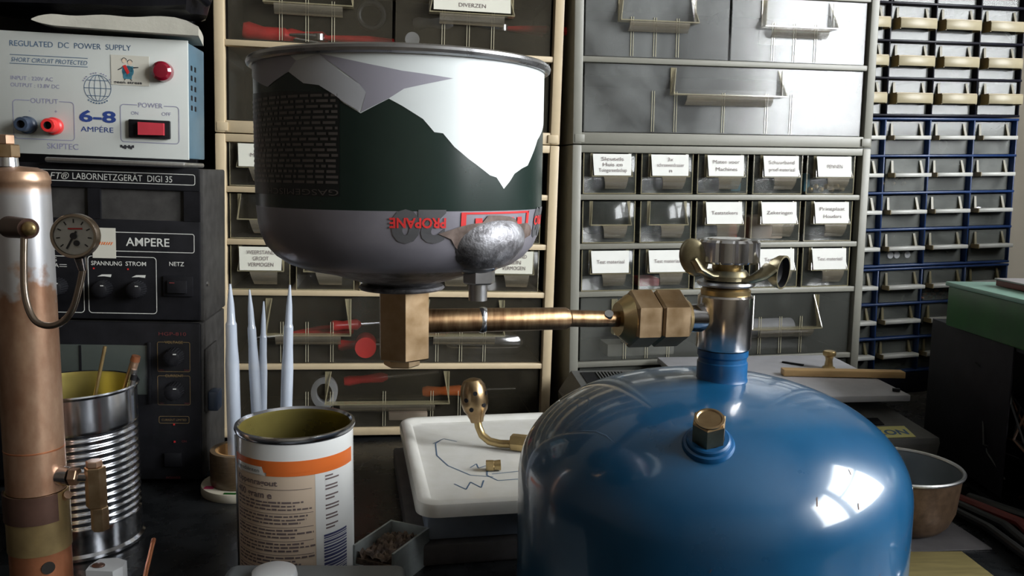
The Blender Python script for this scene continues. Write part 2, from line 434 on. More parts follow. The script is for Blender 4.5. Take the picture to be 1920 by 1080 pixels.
def struct(name, mb, mats):
    o = mb.build(name, mats); o['kind'] = 'structure'; return o


_tc = {}
def text_geo(s, size=1.0, align='LEFT', bold=0.0):
    """flat letter outlines as (verts, faces) in x,y"""
    k = (s, align, bold)
    if k not in _tc:
        cu = bpy.data.curves.new('t', 'FONT'); cu.body = s; cu.align_x = align; cu.size = 1.0; cu.offset = bold
        cu.resolution_u = 3
        ob = bpy.data.objects.new('t', cu); COL.objects.link(ob)
        dg = bpy.context.evaluated_depsgraph_get()
        me = bpy.data.meshes.new_from_object(ob.evaluated_get(dg))
        _tc[k] = ([v.co.copy() for v in me.vertices], [list(p.vertices) for p in me.polygons])
        bpy.data.objects.remove(ob); bpy.data.meshes.remove(me); bpy.data.curves.remove(cu)
    vs, fs = _tc[k]
    return [v * size for v in vs], fs


def put_text(mb, s, x, z, cap, y=0.0, mi=0, w=None, align='LEFT', shear=0.0, flip=False, slope=0.0, bold=0.0):
    """letters of cap height cap on a plane facing -y; w = full width to fit"""
    vs, fs = text_geo(s, 1.0, 'LEFT', bold)
    if not vs: return
    x0 = min(v.x for v in vs); x1 = max(v.x for v in vs)
    sy = cap / 0.69
    sx = (w / (x1 - x0)) if w else sy
    W = (x1 - x0) * sx
    ox = {'LEFT': 0, 'CENTER': -W / 2, 'RIGHT': -W}[align]
    out = []
    for v in vs:
        a = (v.x - x0) * sx + ox + shear * v.y * sy; b = v.y * sy
        if flip: a, b = -a, -b
        out.append((x + a, y, z + b + slope * a))
    mb.add(out, fs, mi)


def rect(mb, x0, x1, z0, z1, y, mi=0, t=0.0003):
    mb.box(x0, x1, y - t, y, z0, z1, mi)


def rring(mb, x0, x1, z0, z1, y, t=0.0006, r=0.003, mi=0, gap=None):
    """outline of a rounded rectangle; gap = (xa, xb) left open in the top line"""
    def pts(x0, x1, z0, z1, r):
        o = []
        for cx, cz, a in ((x1 - r, z1 - r, 0), (x0 + r, z1 - r, 90), (x0 + r, z0 + r, 180), (x1 - r, z0 + r, 270)):
            for k in range(6):
                b = math.radians(a + 18 * k); o.append((cx + r * math.cos(b), cz + r * math.sin(b)))
        return o
    A = pts(x0, x1, z0, z1, r); B = pts(x0 + t, x1 - t, z0 + t, z1 - t, max(r - t, 0.0002)); n = len(A)
    for i in range(n):
        j = (i + 1) % n
        if gap and i == 5:
            for (s, e) in ((A[5][0], gap[1]), (gap[0], A[6][0])):
                mb.add([(s, y, z1), (e, y, z1), (e, y, z1 - t), (s, y, z1 - t)], [(0, 1, 2, 3)], mi)
            continue
        mb.add([(A[i][0], y, A[i][1]), (A[j][0], y, A[j][1]), (B[j][0], y, B[j][1]), (B[i][0], y, B[i][1])], [(0, 1, 2, 3)], mi)


def wrap(mb, verts, faces, Rf, mi=0, step=0.05, eps=0.00025):
    """lay a flat drawing (x = angle in radians, y = height) round a body of radius Rf(z); angle 0 faces -y"""
    bm = bmesh.new()
    bv = [bm.verts.new((v[0], v[1], 0)) for v in verts]
    for f in faces:
        try: bm.faces.new([bv[i] for i in f])
        except ValueError: pass
    xs = [v[0] for v in verts]; a = math.floor(min(xs) / step) * step
    while a < max(xs):
        bmesh.ops.bisect_plane(bm, geom=list(bm.verts) + list(bm.edges) + list(bm.faces), plane_co=(a, 0, 0), plane_no=(1, 0, 0)); a += step
    ys = [v[1] for v in verts]
    if max(ys) - min(ys) > 0.004:
        z = min(ys) + 0.003
        while z < max(ys):
            bmesh.ops.bisect_plane(bm, geom=list(bm.verts) + list(bm.edges) + list(bm.faces), plane_co=(0, z, 0), plane_no=(0, 1, 0)); z += 0.003
    bmesh.ops.triangulate(bm, faces=[f for f in bm.faces if len(f.verts) > 4])
    for v in bm.verts:
        th, z = v.co.x, v.co.y; R = Rf(z) + eps
        v.co = Vector((R * math.sin(th), -R * math.cos(th), z))
    mb.bm(bm, mi, None, True)


def wrap_poly(mb, pts, Rf, mi=0, eps=0.00025): wrap(mb, pts, [list(range(len(pts)))], Rf, mi, 0.05, eps)


def wrap_text(mb, s, th, z, cap, Rf, mi=0, w=None, flip=False, eps=0.0003, slope=0.0, bold=0.0):
    vs, fs = text_geo(s, 1.0, 'LEFT', bold)
    x0 = min(v.x for v in vs); x1 = max(v.x for v in vs); R = Rf(z)
    sy = cap / 0.69; sx = (w / (x1 - x0)) if w else sy / R
    o = []
    for v in vs:
        a = (v.x - x0) * sx; b = v.y * sy
        if flip: a, b = -a, -b
        o.append((th + a, z + b + slope * a))
    wrap(mb, o, fs, Rf, mi, 0.12, eps)


def hex_part(name, mats, parent, p0, p1, r, ch=0.0008, rot=0.0):
    return MB().cyl(p0, p1, r, hexa=True, ch=ch, rot=rot).build(name, mats, parent)


# ------------------------------------------------------------------ room shell
def rbox(mb, *a, **k): mb.box(*a, X=RM, **k)

H = 2.45; LX, RX, BV, FV = -1.5, WX, -1.9, 1.10
mb = MB(); rbox(mb, LX - .1, RX + .12, BV - .1, FV + .1, -0.05, 0.0); struct('floor', mb, 'floor')
mb = MB(); rbox(mb, LX - .1, RX + .12, BV - .1, FV + .1, H, H + .05); struct('ceiling', mb, 'ceiling')
mb = MB(); rbox(mb, LX - .1, RX + .12, FV, FV + .1, 0, H); struct('wall_back', mb, 'wall')
mb = MB(); rbox(mb, LX - .1, LX, BV, FV, 0, H); struct('wall_left', mb, 'darkened_wall')
mb = MB()
rbox(mb, RX, RX + .12, BV, WV0, 0, H); rbox(mb, RX, RX + .12, WV1, FV, 0, H)
rbox(mb, RX, RX + .12, WV0, WV1, 0, WZ0); rbox(mb, RX, RX + .12, WV0, WV1, WZ1, H)
struct('wall_right', mb, 'wall')
mb = MB()
rbox(mb, LX, RX, BV - .1, BV, 0, H)
struct('wall_front', mb, 'wall')
mb = MB(); f = 0.045; x0, x1 = RX + .03, RX + .08; mid = (WV0 + WV1) / 2
for (a, b, c, d) in ((WV0, WV1, WZ0, WZ0 + f), (WV0, WV1, WZ1 - f, WZ1), (WV0, WV0 + f, WZ0, WZ1), (WV1 - f, WV1, WZ0, WZ1),
                     (mid - .07, mid + .07, WZ0, WZ1), (mid, WV1, 1.62, 1.65)):
    rbox(mb, x0, x1, a, b, c, d)
w1 = struct('window_1', mb, 'window_paint')
mb = MB(); rbox(mb, RX + .05, RX + .056, WV0 + f, WV1 - f, WZ0 + f, WZ1 - f); mb.build('pane', 'glass', w1)
mb = MB(); rbox(mb, RX - .05, RX + .06, WV0 - .04, WV1 + .04, WZ0 - .025, WZ0 - .001); mb.build('sill', 'window_paint', w1)

# ------------------------------------------------------------------ bench
bench = thing('workbench', 'black workbench carrying the whole row of cabinets and tools', 'workbench', (0, 0, 0), ROOM_YAW)
MB().box(LX + .02, RX - .02, .10, FV - .005, BENCH - .035, BENCH, 0, .003).build('worktop', 'bench', bench)
for (a, b) in ((LX + .1, .18), (RX - .16, .18), (LX + .1, 1.0), (RX - .16, 1.0)):
    MB().box(a, a + .06, b, b + .06, 0, BENCH - .0355, 0, .004).build('leg', 'psu_black', bench)

# ------------------------------------------------------------------ drawer cabinets
W = 0.33; DEP = 0.15; SHELL_BACK = 1


def copy_parts(o, parent):
    c = o.copy(); COL.objects.link(c); c.parent = parent
    for ch in o.children: copy_parts(ch, c)
    return c


def large_drawer(parent, u0, z0, w, h, hx0, hx1, ribs, plastic, card=None, lipz=0.45, tall=1.0):
    """wide clear drawer with a moulded wedge-shaped label pocket, grip lip and ribs"""
    y = .004
    mb = MB()
    mb.box(0, w, 0, .0016, 0, h)
    mb.box(0, .001, .0016, .105, 0, h * .82); mb.box(w - .001, w, .0016, .105, 0, h * .82)
    mb.box(.001, w - .001, .0016, .105, 0, .001, 2); mb.box(.001, w - .001, .104, .105, .001, h * .82)
    for r in ribs:
        for dx in (-.0013, .0011):
            mb.box(r - u0 + dx, r - u0 + dx + .0006, -.0008, -.0001, .001, h * .62, 1)
    d = mb.build('drawer', [plastic, 'bright_rib', 'drawer_floor'], parent, (u0, y, z0))
    a, b = hx0 - u0, hx1 - u0; zt = h - .002; zb = h * lipz; p = .011
    mb = MB()
    for (x, s) in ((a, 1), (b, -1)):
        xi = x + s * .0055
        # wedge cheek: flush with the front at the top, standing out at the bottom
        vs = [(xi, -.0008, zt), (x, -p, zb), (x, -.0003, zb), (xi + s * .0009, -.0008, zt), (x + s * .0009, -p, zb), (x + s * .0009, -.0003, zb), (x, -.0003, zt), (x + s * .0009, -.0003, zt)]
        mb.add(vs, [(0, 1, 2, 6), (3, 7, 5, 4), (0, 3, 4, 1), (1, 4, 5, 2), (0, 6, 7, 3), (2, 5, 7, 6)], 0)
        mb.box(min(x, x + s * .0012), max(x, x + s * .0012), -.0016, -.0003, zb, zt, 0)
    mb.box(a, b, -p, -.0003, zb - .0012, zb, 0)
    # curved grip below the pocket
    wl = (b - a) * .12
    n = 7
    vs = []
    for k in range(n):
        t = k / (n - 1)
        yy = -.0105 + .0065 * t * t; zz = zb - .0015 - t * h * .14
        vs += [(a + wl, yy, zz), (b - wl, yy, zz), (b - wl, yy + .0012, zz), (a + wl, yy + .0012, zz)]
    fs = []
    for k in range(n - 1):
        for i in range(4):
            fs.append((k * 4 + i, k * 4 + (i + 1) % 4, k * 4 + 4 + (i + 1) % 4, k * 4 + 4 + i))
    fs += [(0, 1, 2, 3), tuple(4 * (n - 1) + i for i in (3, 2, 1, 0))]
    mb.add(vs, fs, 1)
    mb.build('handle', ['rib', 'lip'], d)
    if card:
        mb = MB()
        X = Matrix.Translation((0, -.0012, zt)) @ Matrix.Rotation(math.atan2(p - .002, zt - zb), 4, 'X').inverted()
        mb.box((a + .004), (b - .004), -.0006, 0, -(zt - zb) * 1.0, -.001, 0, 0, X)
        t2 = MB(); put_text(t2, card, (a + b) / 2, -(zt - zb) + .004, .004, -.0009, 1, align='CENTER')
        mb.add(t2.v, t2.f, 1, X)
        mb.build('label_card', ['paper', 'ink_soft'], d)
    return d


def small_drawer(parent, u0, z0, w, h, text, plastic, tone='paper_white', proto={}):
    key = (round(w, 3), round(h, 4), plastic)
    if key not in proto:
        mb = MB()
        mb.box(0, w, 0, .0014, 0, h, 0, .0006, None, 1)
        mb.box(0, .001, .0014, .12, .0, h * .85); mb.box(w - .001, w, .0014, .12, 0, h * .85)
        mb.box(.001, w - .001, .0014, .12, 0, .001, 2); mb.box(.001, w - .001, .119, .12, .001, h * .85)
        for (a, b, c, d) in ((0, w, 0, .0009), (0, .0009, 0, h), (w - .0009, w, 0, h)):
            mb.box(a, b, -.0006, -.0001, c, d, 1)
        me_d = mb
        hb = MB()
        zb = h * .45; p = .0070
        for (x, s) in ((w * .13, 1), (w * .90, -1)):
            vs = [(x + s * .003, -.0006, h), (x, -p, zb), (x, -.0003, zb), (x + s * .0036, -.0006, h), (x + s * .0007, -p, zb), (x + s * .0007, -.0003, zb), (x, -.0003, h), (x + s * .0007, -.0003, h)]
            hb.add(vs, [(0, 1, 2, 6), (3, 7, 5, 4), (0, 3, 4, 1), (1, 4, 5, 2), (0, 6, 7, 3), (2, 5, 7, 6)], 0)
        hb.box(w * .13, w * .90, -p, -.0003, zb - .001, zb, 0)
        n = 8; vs = []; fs = []
        for k in range(n):
            t = k / (n - 1); yy = -.0095 + .007 * t ** 2.2; zz = zb - .001 - t * h * .30; sh = .0035 * t
            vs += [(w * .34 + sh, yy, zz), (w * .80 - sh * .3, yy, zz), (w * .80 - sh * .3, yy + .001, zz), (w * .34 + sh, yy + .001, zz)]
        for k in range(n - 1):
            for i in range(4):
                fs.append((k * 4 + i, k * 4 + (i + 1) % 4, k * 4 + 4 + (i + 1) % 4, k * 4 + 4 + i))
        fs += [(0, 1, 2, 3), tuple(4 * (n - 1) + i for i in (3, 2, 1, 0))]
        hb.add(vs, fs, 1)
        dr = me_d.build('drawer', [plastic, 'rib', 'drawer_floor'], parent, (u0, .004, z0))
        hd = hb.build('handle', ['rib', 'lip'], dr)
        proto[key] = (dr, hd)
        d = dr
    else:
        dr, hd = proto[key]
        d = dr.copy(); COL.objects.link(d); d.parent = parent; d.location = (u0, .004, z0)
        c = hd.copy(); COL.objects.link(c); c.parent = d
    if text is not None:
        zb = h * .45; p = .0070
        mb = MB()
        vs = [(w * .155, -.0042, h - .0008), (w * .875, -.0042, h - .0008), (w * .86, -p - .0004, zb + .0003), (w * .17, -p - .0004, zb + .0003)]
        vs += [(x, yy + .0004, z) for x, yy, z in vs]
        mb.add(vs, [(0, 1, 2, 3), (7, 6, 5, 4), (0, 4, 5, 1), (1, 5, 6, 2), (2, 6, 7, 3), (3, 7, 4, 0)], 0)
        lines = text.split('|'); hh = h - zb; cap = min(.0036, hh / (len(lines) * 1.7 + 1.2))
        for i, s in enumerate(lines):
            zc = zb + hh * (1 - (i + 1) / (len(lines) + 1)) - cap / 2
            t2 = MB(); put_text(t2, s, w * .52, zc, cap, 0, 1, align='CENTER', w=min(w * .52, len(s) * cap * .82) if s else None)
            for v in t2.v:
                t = (v.z - zb) / hh; v.y = -p - .0008 + t * (p - .0042)
            mb.add(t2.v, t2.f, 1)
        mb.build('label_card', [tone, 'ink_soft'], d)
    return d


def cab_frame(parent, zlow, zhigh, shelves, m, side=.0095, bot=.0075, top=.0075, DEP=.15):
    mb = MB(); B = .0012
    mb.box(0, side, 0, DEP, zlow, zhigh, 0, B); mb.box(W - side, W, 0, DEP, zlow, zhigh, 0, B)
    e = .0006
    mb.box(side - e, W - side + e, .0008, DEP, zlow, zlow + bot, 0, .0008); mb.box(side - e, W - side + e, .0008, DEP, zhigh - top, zhigh, 0, .0008)
    for z in shelves: mb.box(side - e, W - side + e, .0012, DEP - .002, z - .0028, z + .0028, 0, .0008)
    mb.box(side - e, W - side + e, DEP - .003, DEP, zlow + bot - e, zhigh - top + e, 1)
    mb.box(side - .0005, side + .0012, .010, DEP - .003, zlow + bot, zhigh - top, 1); mb.box(W - side - .0012, W - side + .0005, .010, DEP - .003, zlow + bot, zhigh - top, 1)  # back and side linings coloured dark as inner shade
    # corner lugs that key the stacked units together
    for x in (.002, W - .012):
        mb.box(x, x + .010, -.0006, .0009, zlow + .0015, zlow + .0095, 0, .0003)
    return mb.build('frame', [m, 'painted_shade'], parent)


SX = [.0123, .0737, .1347, .1968, .2580]; SW = .0560
UP = [(.0125, .0795), (.0865, .1495), (.1565, .2190), (.2260, .2950)]
LOWZ = [(-.0492, -.0085), (-.0992, -.0565), (-.1485, -.1060)]


def lower_unit(par, m, texts, plastic, big_plastic, tone, cards=(None, None)):
    cab_frame(par, -.2955, -.0006, [-.0525, -.1025, -.1515, -.2250], m, DEP=.135)
    for r, (a, b) in enumerate(LOWZ):
        for c in range(5):
            small_drawer(par, SX[c], a, SW, b - a, texts[r][c], plastic, tone)
    for (u0, hx0, hx1, ribs, cd) in ((.0125, .045, .127, (.060, .084, .108), cards[0]), (.1665, .198, .280, (.212, .236, .260), cards[1])):
        large_drawer(par, u0, -.2215, .151, .0665, hx0, hx1, ribs, big_plastic, cd)
    large_drawer(par, .0125, -.2876, .305, .0595, .1018, .2256, (.084, .108, .160, .208, .236), big_plastic)


def upper_unit(par, m, plastic, cards=(None, None)):
    cab_frame(par, .0003, .3040, [.0830, .1530, .2225], m, bot=.0115, DEP=.115)
    for i, (a, b) in enumerate(UP):
        if i % 2 == 0:
            large_drawer(par, .0125, a, .305, b - a, .1018, .2256, (.084, .108, .160, .208, .236), plastic, lipz=.58)
        else:
            for (u0, hx0, hx1, ribs, cd) in ((.0125, .045, .127, (.060, .084, .108), cards[0] if i == 1 else None), (.1665, .198, .280, (.212, .236, .260), cards[1] if i == 1 else None)):
                large_drawer(par, u0, a, .151, b - a, hx0, hx1, ribs, plastic, cd, lipz=.55)


LP = ((-0.2806, 0.8106, 1.0511), 0.1563, -0.0164)
GP = ((0.0581, 0.8586, 1.0470), 0.1988, 0.0084)
WG = 'stacked clear drawer cabinets'
cl = thing('drawer_cabinet', 'cream drawer cabinet below, with small labelled drawers over large ones', 'cabinet', *LP, WG)
N_ = None
lower_unit(cl, 'cream', [['Moeren', N_, N_, N_, N_],
                         [N_, N_, N_, N_, N_],
                         ['WEERSTAND|GROOT|VERMOGEN', N_, N_, N_, 'WEERSTAND|KLEIN|VERMOGEN']], 'drawer_dark', 'drawer_dark', 'paper')
cu_ = thing('drawer_cabinet', 'cream drawer cabinet on top, behind the upturned gas canister', 'cabinet', *LP, WG)
upper_unit(cu_, 'cream', 'drawer_dark', (None, 'DIVERZEN'))
gl_ = thing('drawer_cabinet', 'grey drawer cabinet below, three rows of drawers with white typed cards', 'cabinet', *GP, WG)
lower_unit(gl_, 'greyp', [['Sleutels|Huis en|Tuingereedschap', '3x|schroevendraaier|n', 'Maten voor|Machines', 'Schuurband|proef materiaal', 'PENNEN'],
                          [N_, N_, 'Teststekers', 'Zekeringen', 'Printplaat|Houders'],
                          ['Test materiaal', 'Test materiaal', 'Test materiaal', 'Test materiaal', 'Test materiaal']], 'drawer_clear', 'drawer_hazy', 'paper_white')
gu = thing('drawer_cabinet', 'grey drawer cabinet on top with wide dusty translucent drawers', 'cabinet', *GP, WG)
upper_unit(gu, 'greyp', 'drawer_dusty')

# small-parts cabinets at the right
SP = ((0.4353, 1.0177, 1.0899), 0.2518, 0.0237)
UC = [-.0625, 0.0, .0620, .1245, .1870]


def small_frame(par, zs, m, x0=-.0645, x1=.1890, dep=.11):
    mb = MB()
    for x in UC: mb.box(x - .0012, x + .0012, 0, dep, zs[0] - .0005, zs[-1] + .0005, 0, .0005, None, 1)
    for z in zs: mb.box(x0, x1, -.0006, dep, z - .0014, z + .0014, 0, .0005, None, 1)
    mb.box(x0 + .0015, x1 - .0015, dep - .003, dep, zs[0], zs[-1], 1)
    for x in UC[:-1]: mb.box(x + .0018, x + .0022, .012, dep - .003, zs[0], zs[-1], 1)  # dark strips paint the shade beside each upright
    return mb.build('frame', [m, 'painted_shade'], par)


def grid_drawers(par, rows, style):
    w = .0545; proto = None
    for z0, z1 in rows:
        for c in range(4):
            h = .0383
            if proto is None:
                mb = MB()
                mb.box(0, w, 0, .0012, 0, h, 0); mb.box(0, .001, .0012, .10, 0, h * .8); mb.box(w - .001, w, .0012, .10, 0, h * .8)
                mb.box(.001, w - .001, .0012, .10, 0, .001); mb.box(.001, w - .001, .099, .10, .001, h * .8)
                # slanting cheeks of the grip recess
                for (x, s) in ((.0062, 1), (w - .0062, -1)):
                    zz = h * .50
                    vs = [(x, -.0008, h - .002), (x - s * .0018, -.0045, zz), (x - s * .0018, -.0002, zz), (x + s * .0030, -.0008, h - .002), (x + s * .0016, -.0045, zz), (x + s * .0016, -.0002, zz)]
                    mb.add(vs, [(0, 1, 2), (3, 5, 4), (0, 3, 4, 1), (1, 4, 5, 2), (0, 2, 5, 3)], 1)
                d = mb.build('drawer', ['drawer_small', 'cheek'], par, (UC[c] + .0045, .006, z0 + .002))
                mb = MB()
                if style == 'black':
                    mb.box(.003, w - .002, -.0135, -.0125, h * .30, h * .58, 0, .0003, None, 1)
                    mb.box(.003, .0042, -.0124, -.0002, h * .28, h * .60, 1); mb.box(w - .0032, w - .002, -.0124, -.0002, h * .28, h * .60, 1)
                    mb.box(.003, w - .002, -.0124, -.0002, h * .585, h * .615, 1)
                    mb.build('handle', ['ledge_cream', 'ledge_side'], d)
                else:
                    mb.box(.003, w - .001, -.0135, -.0002, h * .44, h * .56, 0, .0006, None, 1)
                    mb.box(.0026, .0035, -.0130, -.0002, h * .43, h * .57, 1)
                    mb.build('handle', ['ledge_white', 'ledge_side'], d)
                proto = d
            else:
                d = copy_parts(proto, par)
                d.location = (UC[c] + .0045, .006 - random.choice((0, 0, 0, .004)), z0 + .002)


zb = [.002 + .0424 * i for i in range(6)]
o = thing('small_parts_cabinet', 'black small-parts cabinet with yellowed drawer grips, on top of the stack', 'cabinet', *SP, 'small-parts cabinets at the right')
small_frame(o, zb, 'cab_black'); grid_drawers(o, [(zb[i], zb[i + 1]) for i in range(5)], 'black')
zz_ = [-.1765 + .0437 * i for i in range(5)]; zz_[-1] = -.0022
o = thing('small_parts_cabinet', 'blue small-parts cabinet with white drawer grips, under the black one', 'cabinet', *SP, 'small-parts cabinets at the right')
small_frame(o, zz_, 'cab_blue'); grid_drawers(o, [(zz_[i], zz_[i + 1]) for i in range(4)], 'blue')
zl = [-.1805 - .0425 * i for i in range(4)][::-1]
o = thing('small_parts_cabinet', 'blue small-parts cabinet at bench level, mostly in shadow', 'cabinet', *SP, 'small-parts cabinets at the right')
small_frame(o, zl, 'cab_blue'); grid_drawers(o, [(zl[i], zl[i + 1]) for i in range(3)], 'blue')
MB().box(-.0645, .189, 0, .11, -.3360, zl[0] - .0018, 0, .001).build('plinth', 'cab_black', o)


# ------------------------------------------------------------------ things inside drawers
def place(pose, u, y, z):
    X = Matrix.Translation(pose[0]) @ Matrix.Rotation(pose[1], 4, 'Z') @ Matrix.Rotation(-pose[2], 4, 'Y')
    return X @ Matrix.Translation((u, y, z))


def tool(pose, u, y, z, length, ang, r, hm, label, cat='tool', name='screwdriver', group=None, rr=.0022, tilt=0.0):
    t = bpy.data.objects.new(name, None); COL.objects.link(t); t.empty_display_size = .01
    t.matrix_world = place(pose, u, y, z) @ Matrix.Rotation(ang, 4, 'Z') @ Matrix.Rotation(-tilt, 4, 'Y')
    tag(t, label, cat, group)
    X = Matrix.Rotation(PI / 2, 4, 'Y')
    MB().lathe([(0, 0), (r * .8, .001), (r, length * .06), (r * .75, length * .2), (r, length * .4), (r * .55, length * .46), (0, length * .47)], 16, 0, X).build('handle', hm, t)
    MB().cyl((length * .45, 0, 0), (length, 0, 0), rr, rr, 10).build('shaft', 'zebra', t)


def pliers(pose, u, y, z, label, ang=0.0, hm='red_plastic'):
    t = bpy.data.objects.new('pliers', None); COL.objects.link(t); t.empty_display_size = .01
    t.matrix_world = place(pose, u, y, z) @ Matrix.Rotation(ang, 4, 'Z'); tag(t, label, 'pliers')
    for s in (-1, 1):
        MB().tube([(0, 0, 0), (.02, s * .004, 0), (.045, s * .010, 0), (.07, s * .009, 0)], [.002, .0035, .0045, .004], 10).build('grip', hm, t)
    MB().cyl((-.002, 0, -.003), (-.002, 0, .003), .006, .006, 14).build('pivot', 'zebra', t)
    for s in (-1, 1):
        MB().tube([(-.002, s * .002, 0), (-.015, s * .0026, 0), (-.03, s * .0008, 0)], [.003, .0025, .001], 8).build('jaw', 'zebra', t)


tool(LP, .02, .035, .100, .10, .15, .009, 'red_plastic', 'red-handled screwdriver in the top left cream drawer, near its left end', tilt=-.1)
tool(LP, .060, .045, .098, .09, .3, .008, 'red_plastic', 'red-handled screwdriver lying behind the pocket of the top left cream drawer')
pliers(LP, .095, .03, .096, 'red pliers behind the grip of the top left cream drawer', .25)
pliers(LP, .275, .03, .115, 'red-handled pliers in the top right cream drawer', .1)
tool(LP, .185, .05, .118, .09, -.35, .006, 'white_soft', 'white-handled probe slanting in the top right cream drawer', name='probe')
tag(MB().cyl((0, 0, 0), (0, .006, 0), .007, .007, 24).build('cap', 'white_soft', None, None, place(LP, .183, .012, .0965)), 'round white cap at the lower left of the top right cream drawer', 'cap')
tool(LP, .03, .04, .030, .11, .25, .009, 'red_plastic', 'dull red screwdriver in the wide drawer beside the canister')
# lower cream drawers
o = MB().cyl((0, 0, 0), (0, .03, 0), .0105, .0105, 28).build('red_disc', 'red_plastic', None, None, place(LP, .141, .012, -.2080))
tag(o, 'bright red round cap in the drawer behind the hex block', 'cap')
for i, (u, z, a, l) in enumerate(((.105, -.190, .4, 'red screwdriver lying high in the drawer left of the hex block'), (.112, -.210, .1, 'red screwdriver lying low in the drawer left of the hex block'))):
    tool(LP, u, .035, z, .07, a, .006, 'red_plastic', l)
pliers(LP, .060, .04, -.200, 'red pliers in the middle of the drawer behind the pipettes', .5)
tag(MB().lathe([(0, 0), (.012, .001), (.0145, .006), (.0145, .075), (.008, .085), (0, .086)], 28, 0, Matrix.Rotation(PI / 2, 4, 'Y')).build('spray_tube', 'chrome', None, None, place(LP, .222, .030, -.2045)),
    'shiny silver cylinder in the drawer behind the brass pipe', 'canister')
tag(MB().tube([(0, 0, 0), (.03, .006, .001), (.05, .0, 0)], .005, 12).build('red_sleeve', 'red_plastic', None, None, place(LP, .172, .028, -.190)), 'small red sleeve in the drawer right of the hex block', 'sleeve')
tag(MB().lathe([(.010, 0), (.0165, 0), (.0165, .012), (.010, .012), (.010, 0)], 32, 0, Matrix.Diagonal((.8, 1, 1, 1)) @ Matrix.Rotation(PI / 2, 4, 'X')).build('tape_reel', 'white_soft', None, None, place(LP, .100, .03, -.2560)),
    'white ribbon reel in the bottom cream drawer above the white tin', 'reel')
tool(LP, .118, .035, -.248, .10, .1, .0055, 'red_plastic', 'thin red screwdriver in the bottom cream drawer', tilt=.08)
tool(LP, .20, .045, -.262, .10, -.1, .006, 'orange', 'orange-handled screwdriver in the bottom cream drawer', tilt=.05)
tag(MB().box(0, .040, 0, .02, 0, .008, 0, .001).build('beige_strip', 'label_beige', None, None, place(LP, .165, .02, -.2860)), 'beige strip lying low in the bottom cream drawer', 'strip')
tag(MB().torus(.012, .003, 0, Matrix.Rotation(PI / 2, 4, 'X')).build('cable_coil', 'cable_black', None, None, place(LP, .143, .02, .118)), 'black coil of cable in the top left cream drawer', 'cable')
# grey cabinet contents
tag(MB().box(0, .024, 0, .03, 0, .009, 0, .002).build('red_block', 'red_plastic', None, None, place(GP, .0765, .012, -.1460)), 'red block in the second drawer of the lowest small row', 'block')
tag(MB().box(0, .010, 0, .03, 0, .022, 0, .002).build('red_block', 'red_plastic', None, None, place(GP, .176, .012, -.0975)), 'red block under the Teststekers card', 'block')
tag(MB().box(0, .040, 0, .06, 0, .024, 0, .002).build('beige_box', 'label_beige', None, None, place(GP, .202, .018, -.0975)), 'beige box filling the Zekeringen drawer', 'box')
tag(MB().box(0, .012, 0, .03, 0, .012, 0, .002).build('teal_block', 'teal', None, None, place(GP, .176, .012, -.0470)), 'teal block in the third drawer of the top small row', 'block')
tag(MB().box(0, .008, 0, .03, 0, .020, 0, .002).build('teal_block', 'teal', None, None, place(GP, .260, .012, -.0470)), 'teal block at the left in the PENNEN drawer', 'block')
for i in range(7):
    tag(MB().ell((0, 0, 0), (.0032, .0032, .0032), n=12, m=8).build('brass_ball', 'brass', None, None, place(GP, .268 + .0062 * i, .012, -.0440 + .003 * (i % 2))), 'brass ball in the PENNEN drawer, ' + ['leftmost', 'second from left', 'third from left', 'middle one', 'third from right', 'second from right', 'rightmost'][i], 'ball', 'brass balls in the PENNEN drawer')
tag(MB().box(0, .075, 0, .03, 0, .014, 0, .002).build('cream_bar', 'paper', None, None, place(GP, .045, .014, -.2205)), 'cream bar in the large grey drawer behind the brass coupling nuts', 'bar')
tag(MB().lathe([(0, 0), (.010, 0), (.0105, .002), (.0105, .056), (.010, .058), (0, .058)], 24, 0, Matrix.Rotation(PI / 2, 4, 'Y')).build('grip_highlight', 'platform', None, None, place(GP, .202, .024, -.1960)), 'pale cylinder standing for the grip highlight on the large grey drawer right of the valve', 'roll')  # pale cylinder stands in for a highlight on the drawer grip
tag(MB().box(0, .04, 0, .002, 0, .014, 0).build('white_card', 'paper_white', None, None, place(GP, .200, .010, .105)), 'white card at the foot of the upper right dusty drawer', 'card')
tag(MB().box(0, .012, 0, .002, 0, .008, 0).build('teal_card', 'teal', None, None, place(GP, .224, .009, .0895)), 'teal tab at the foot of the upper right dusty drawer', 'card')
tag(MB().box(0, .009, 0, .002, 0, .006, 0).build('orange_card', 'orange', None, None, place(GP, .240, .009, .0895)), 'orange tab at the foot of the upper right dusty drawer', 'card')
# blue cabinet contents
for i in range(9):
    tag(MB().ell((0, 0, 0), (.0028, .0028, .0028), n=12, m=8).build('brass_bead', 'brass', None, None, place(SP, .006 + .005 * i, .0085, -.078 + .006 * (i % 3))), 'brass bead %s in the second blue row' % ['at the far left end', 'second from the left', 'third from the left', 'fourth from the left', 'in the middle of the row', 'just right of the middle', 'third from the right', 'next to the right end', 'at the far right end'][i], 'bead', 'brass beads in a blue-cabinet drawer')
for i, u in enumerate((.020, .029, .044)):
    tag(MB().cyl((0, 0, 0), (0, .004, 0), .0042, .0042, 18).build('round_button', 'white_soft', None, None, place(SP, u, .0055, -.1640)), ['leftmost', 'middle', 'rightmost'][i] + ' of three pale round buttons in the lowest upper-blue row', 'button')
for i in range(12):
    tag(MB().ell((0, 0, 0), (.003, .003, .002), n=12, m=8).build('copper_rivet', 'copper', None, None, place(SP, .068 + .0042 * i, .006, -.2180 + .004 * (i % 3))), 'little copper rivet in the top row of the bench-level blue cabinet', 'rivet', 'copper rivets in a blue drawer')
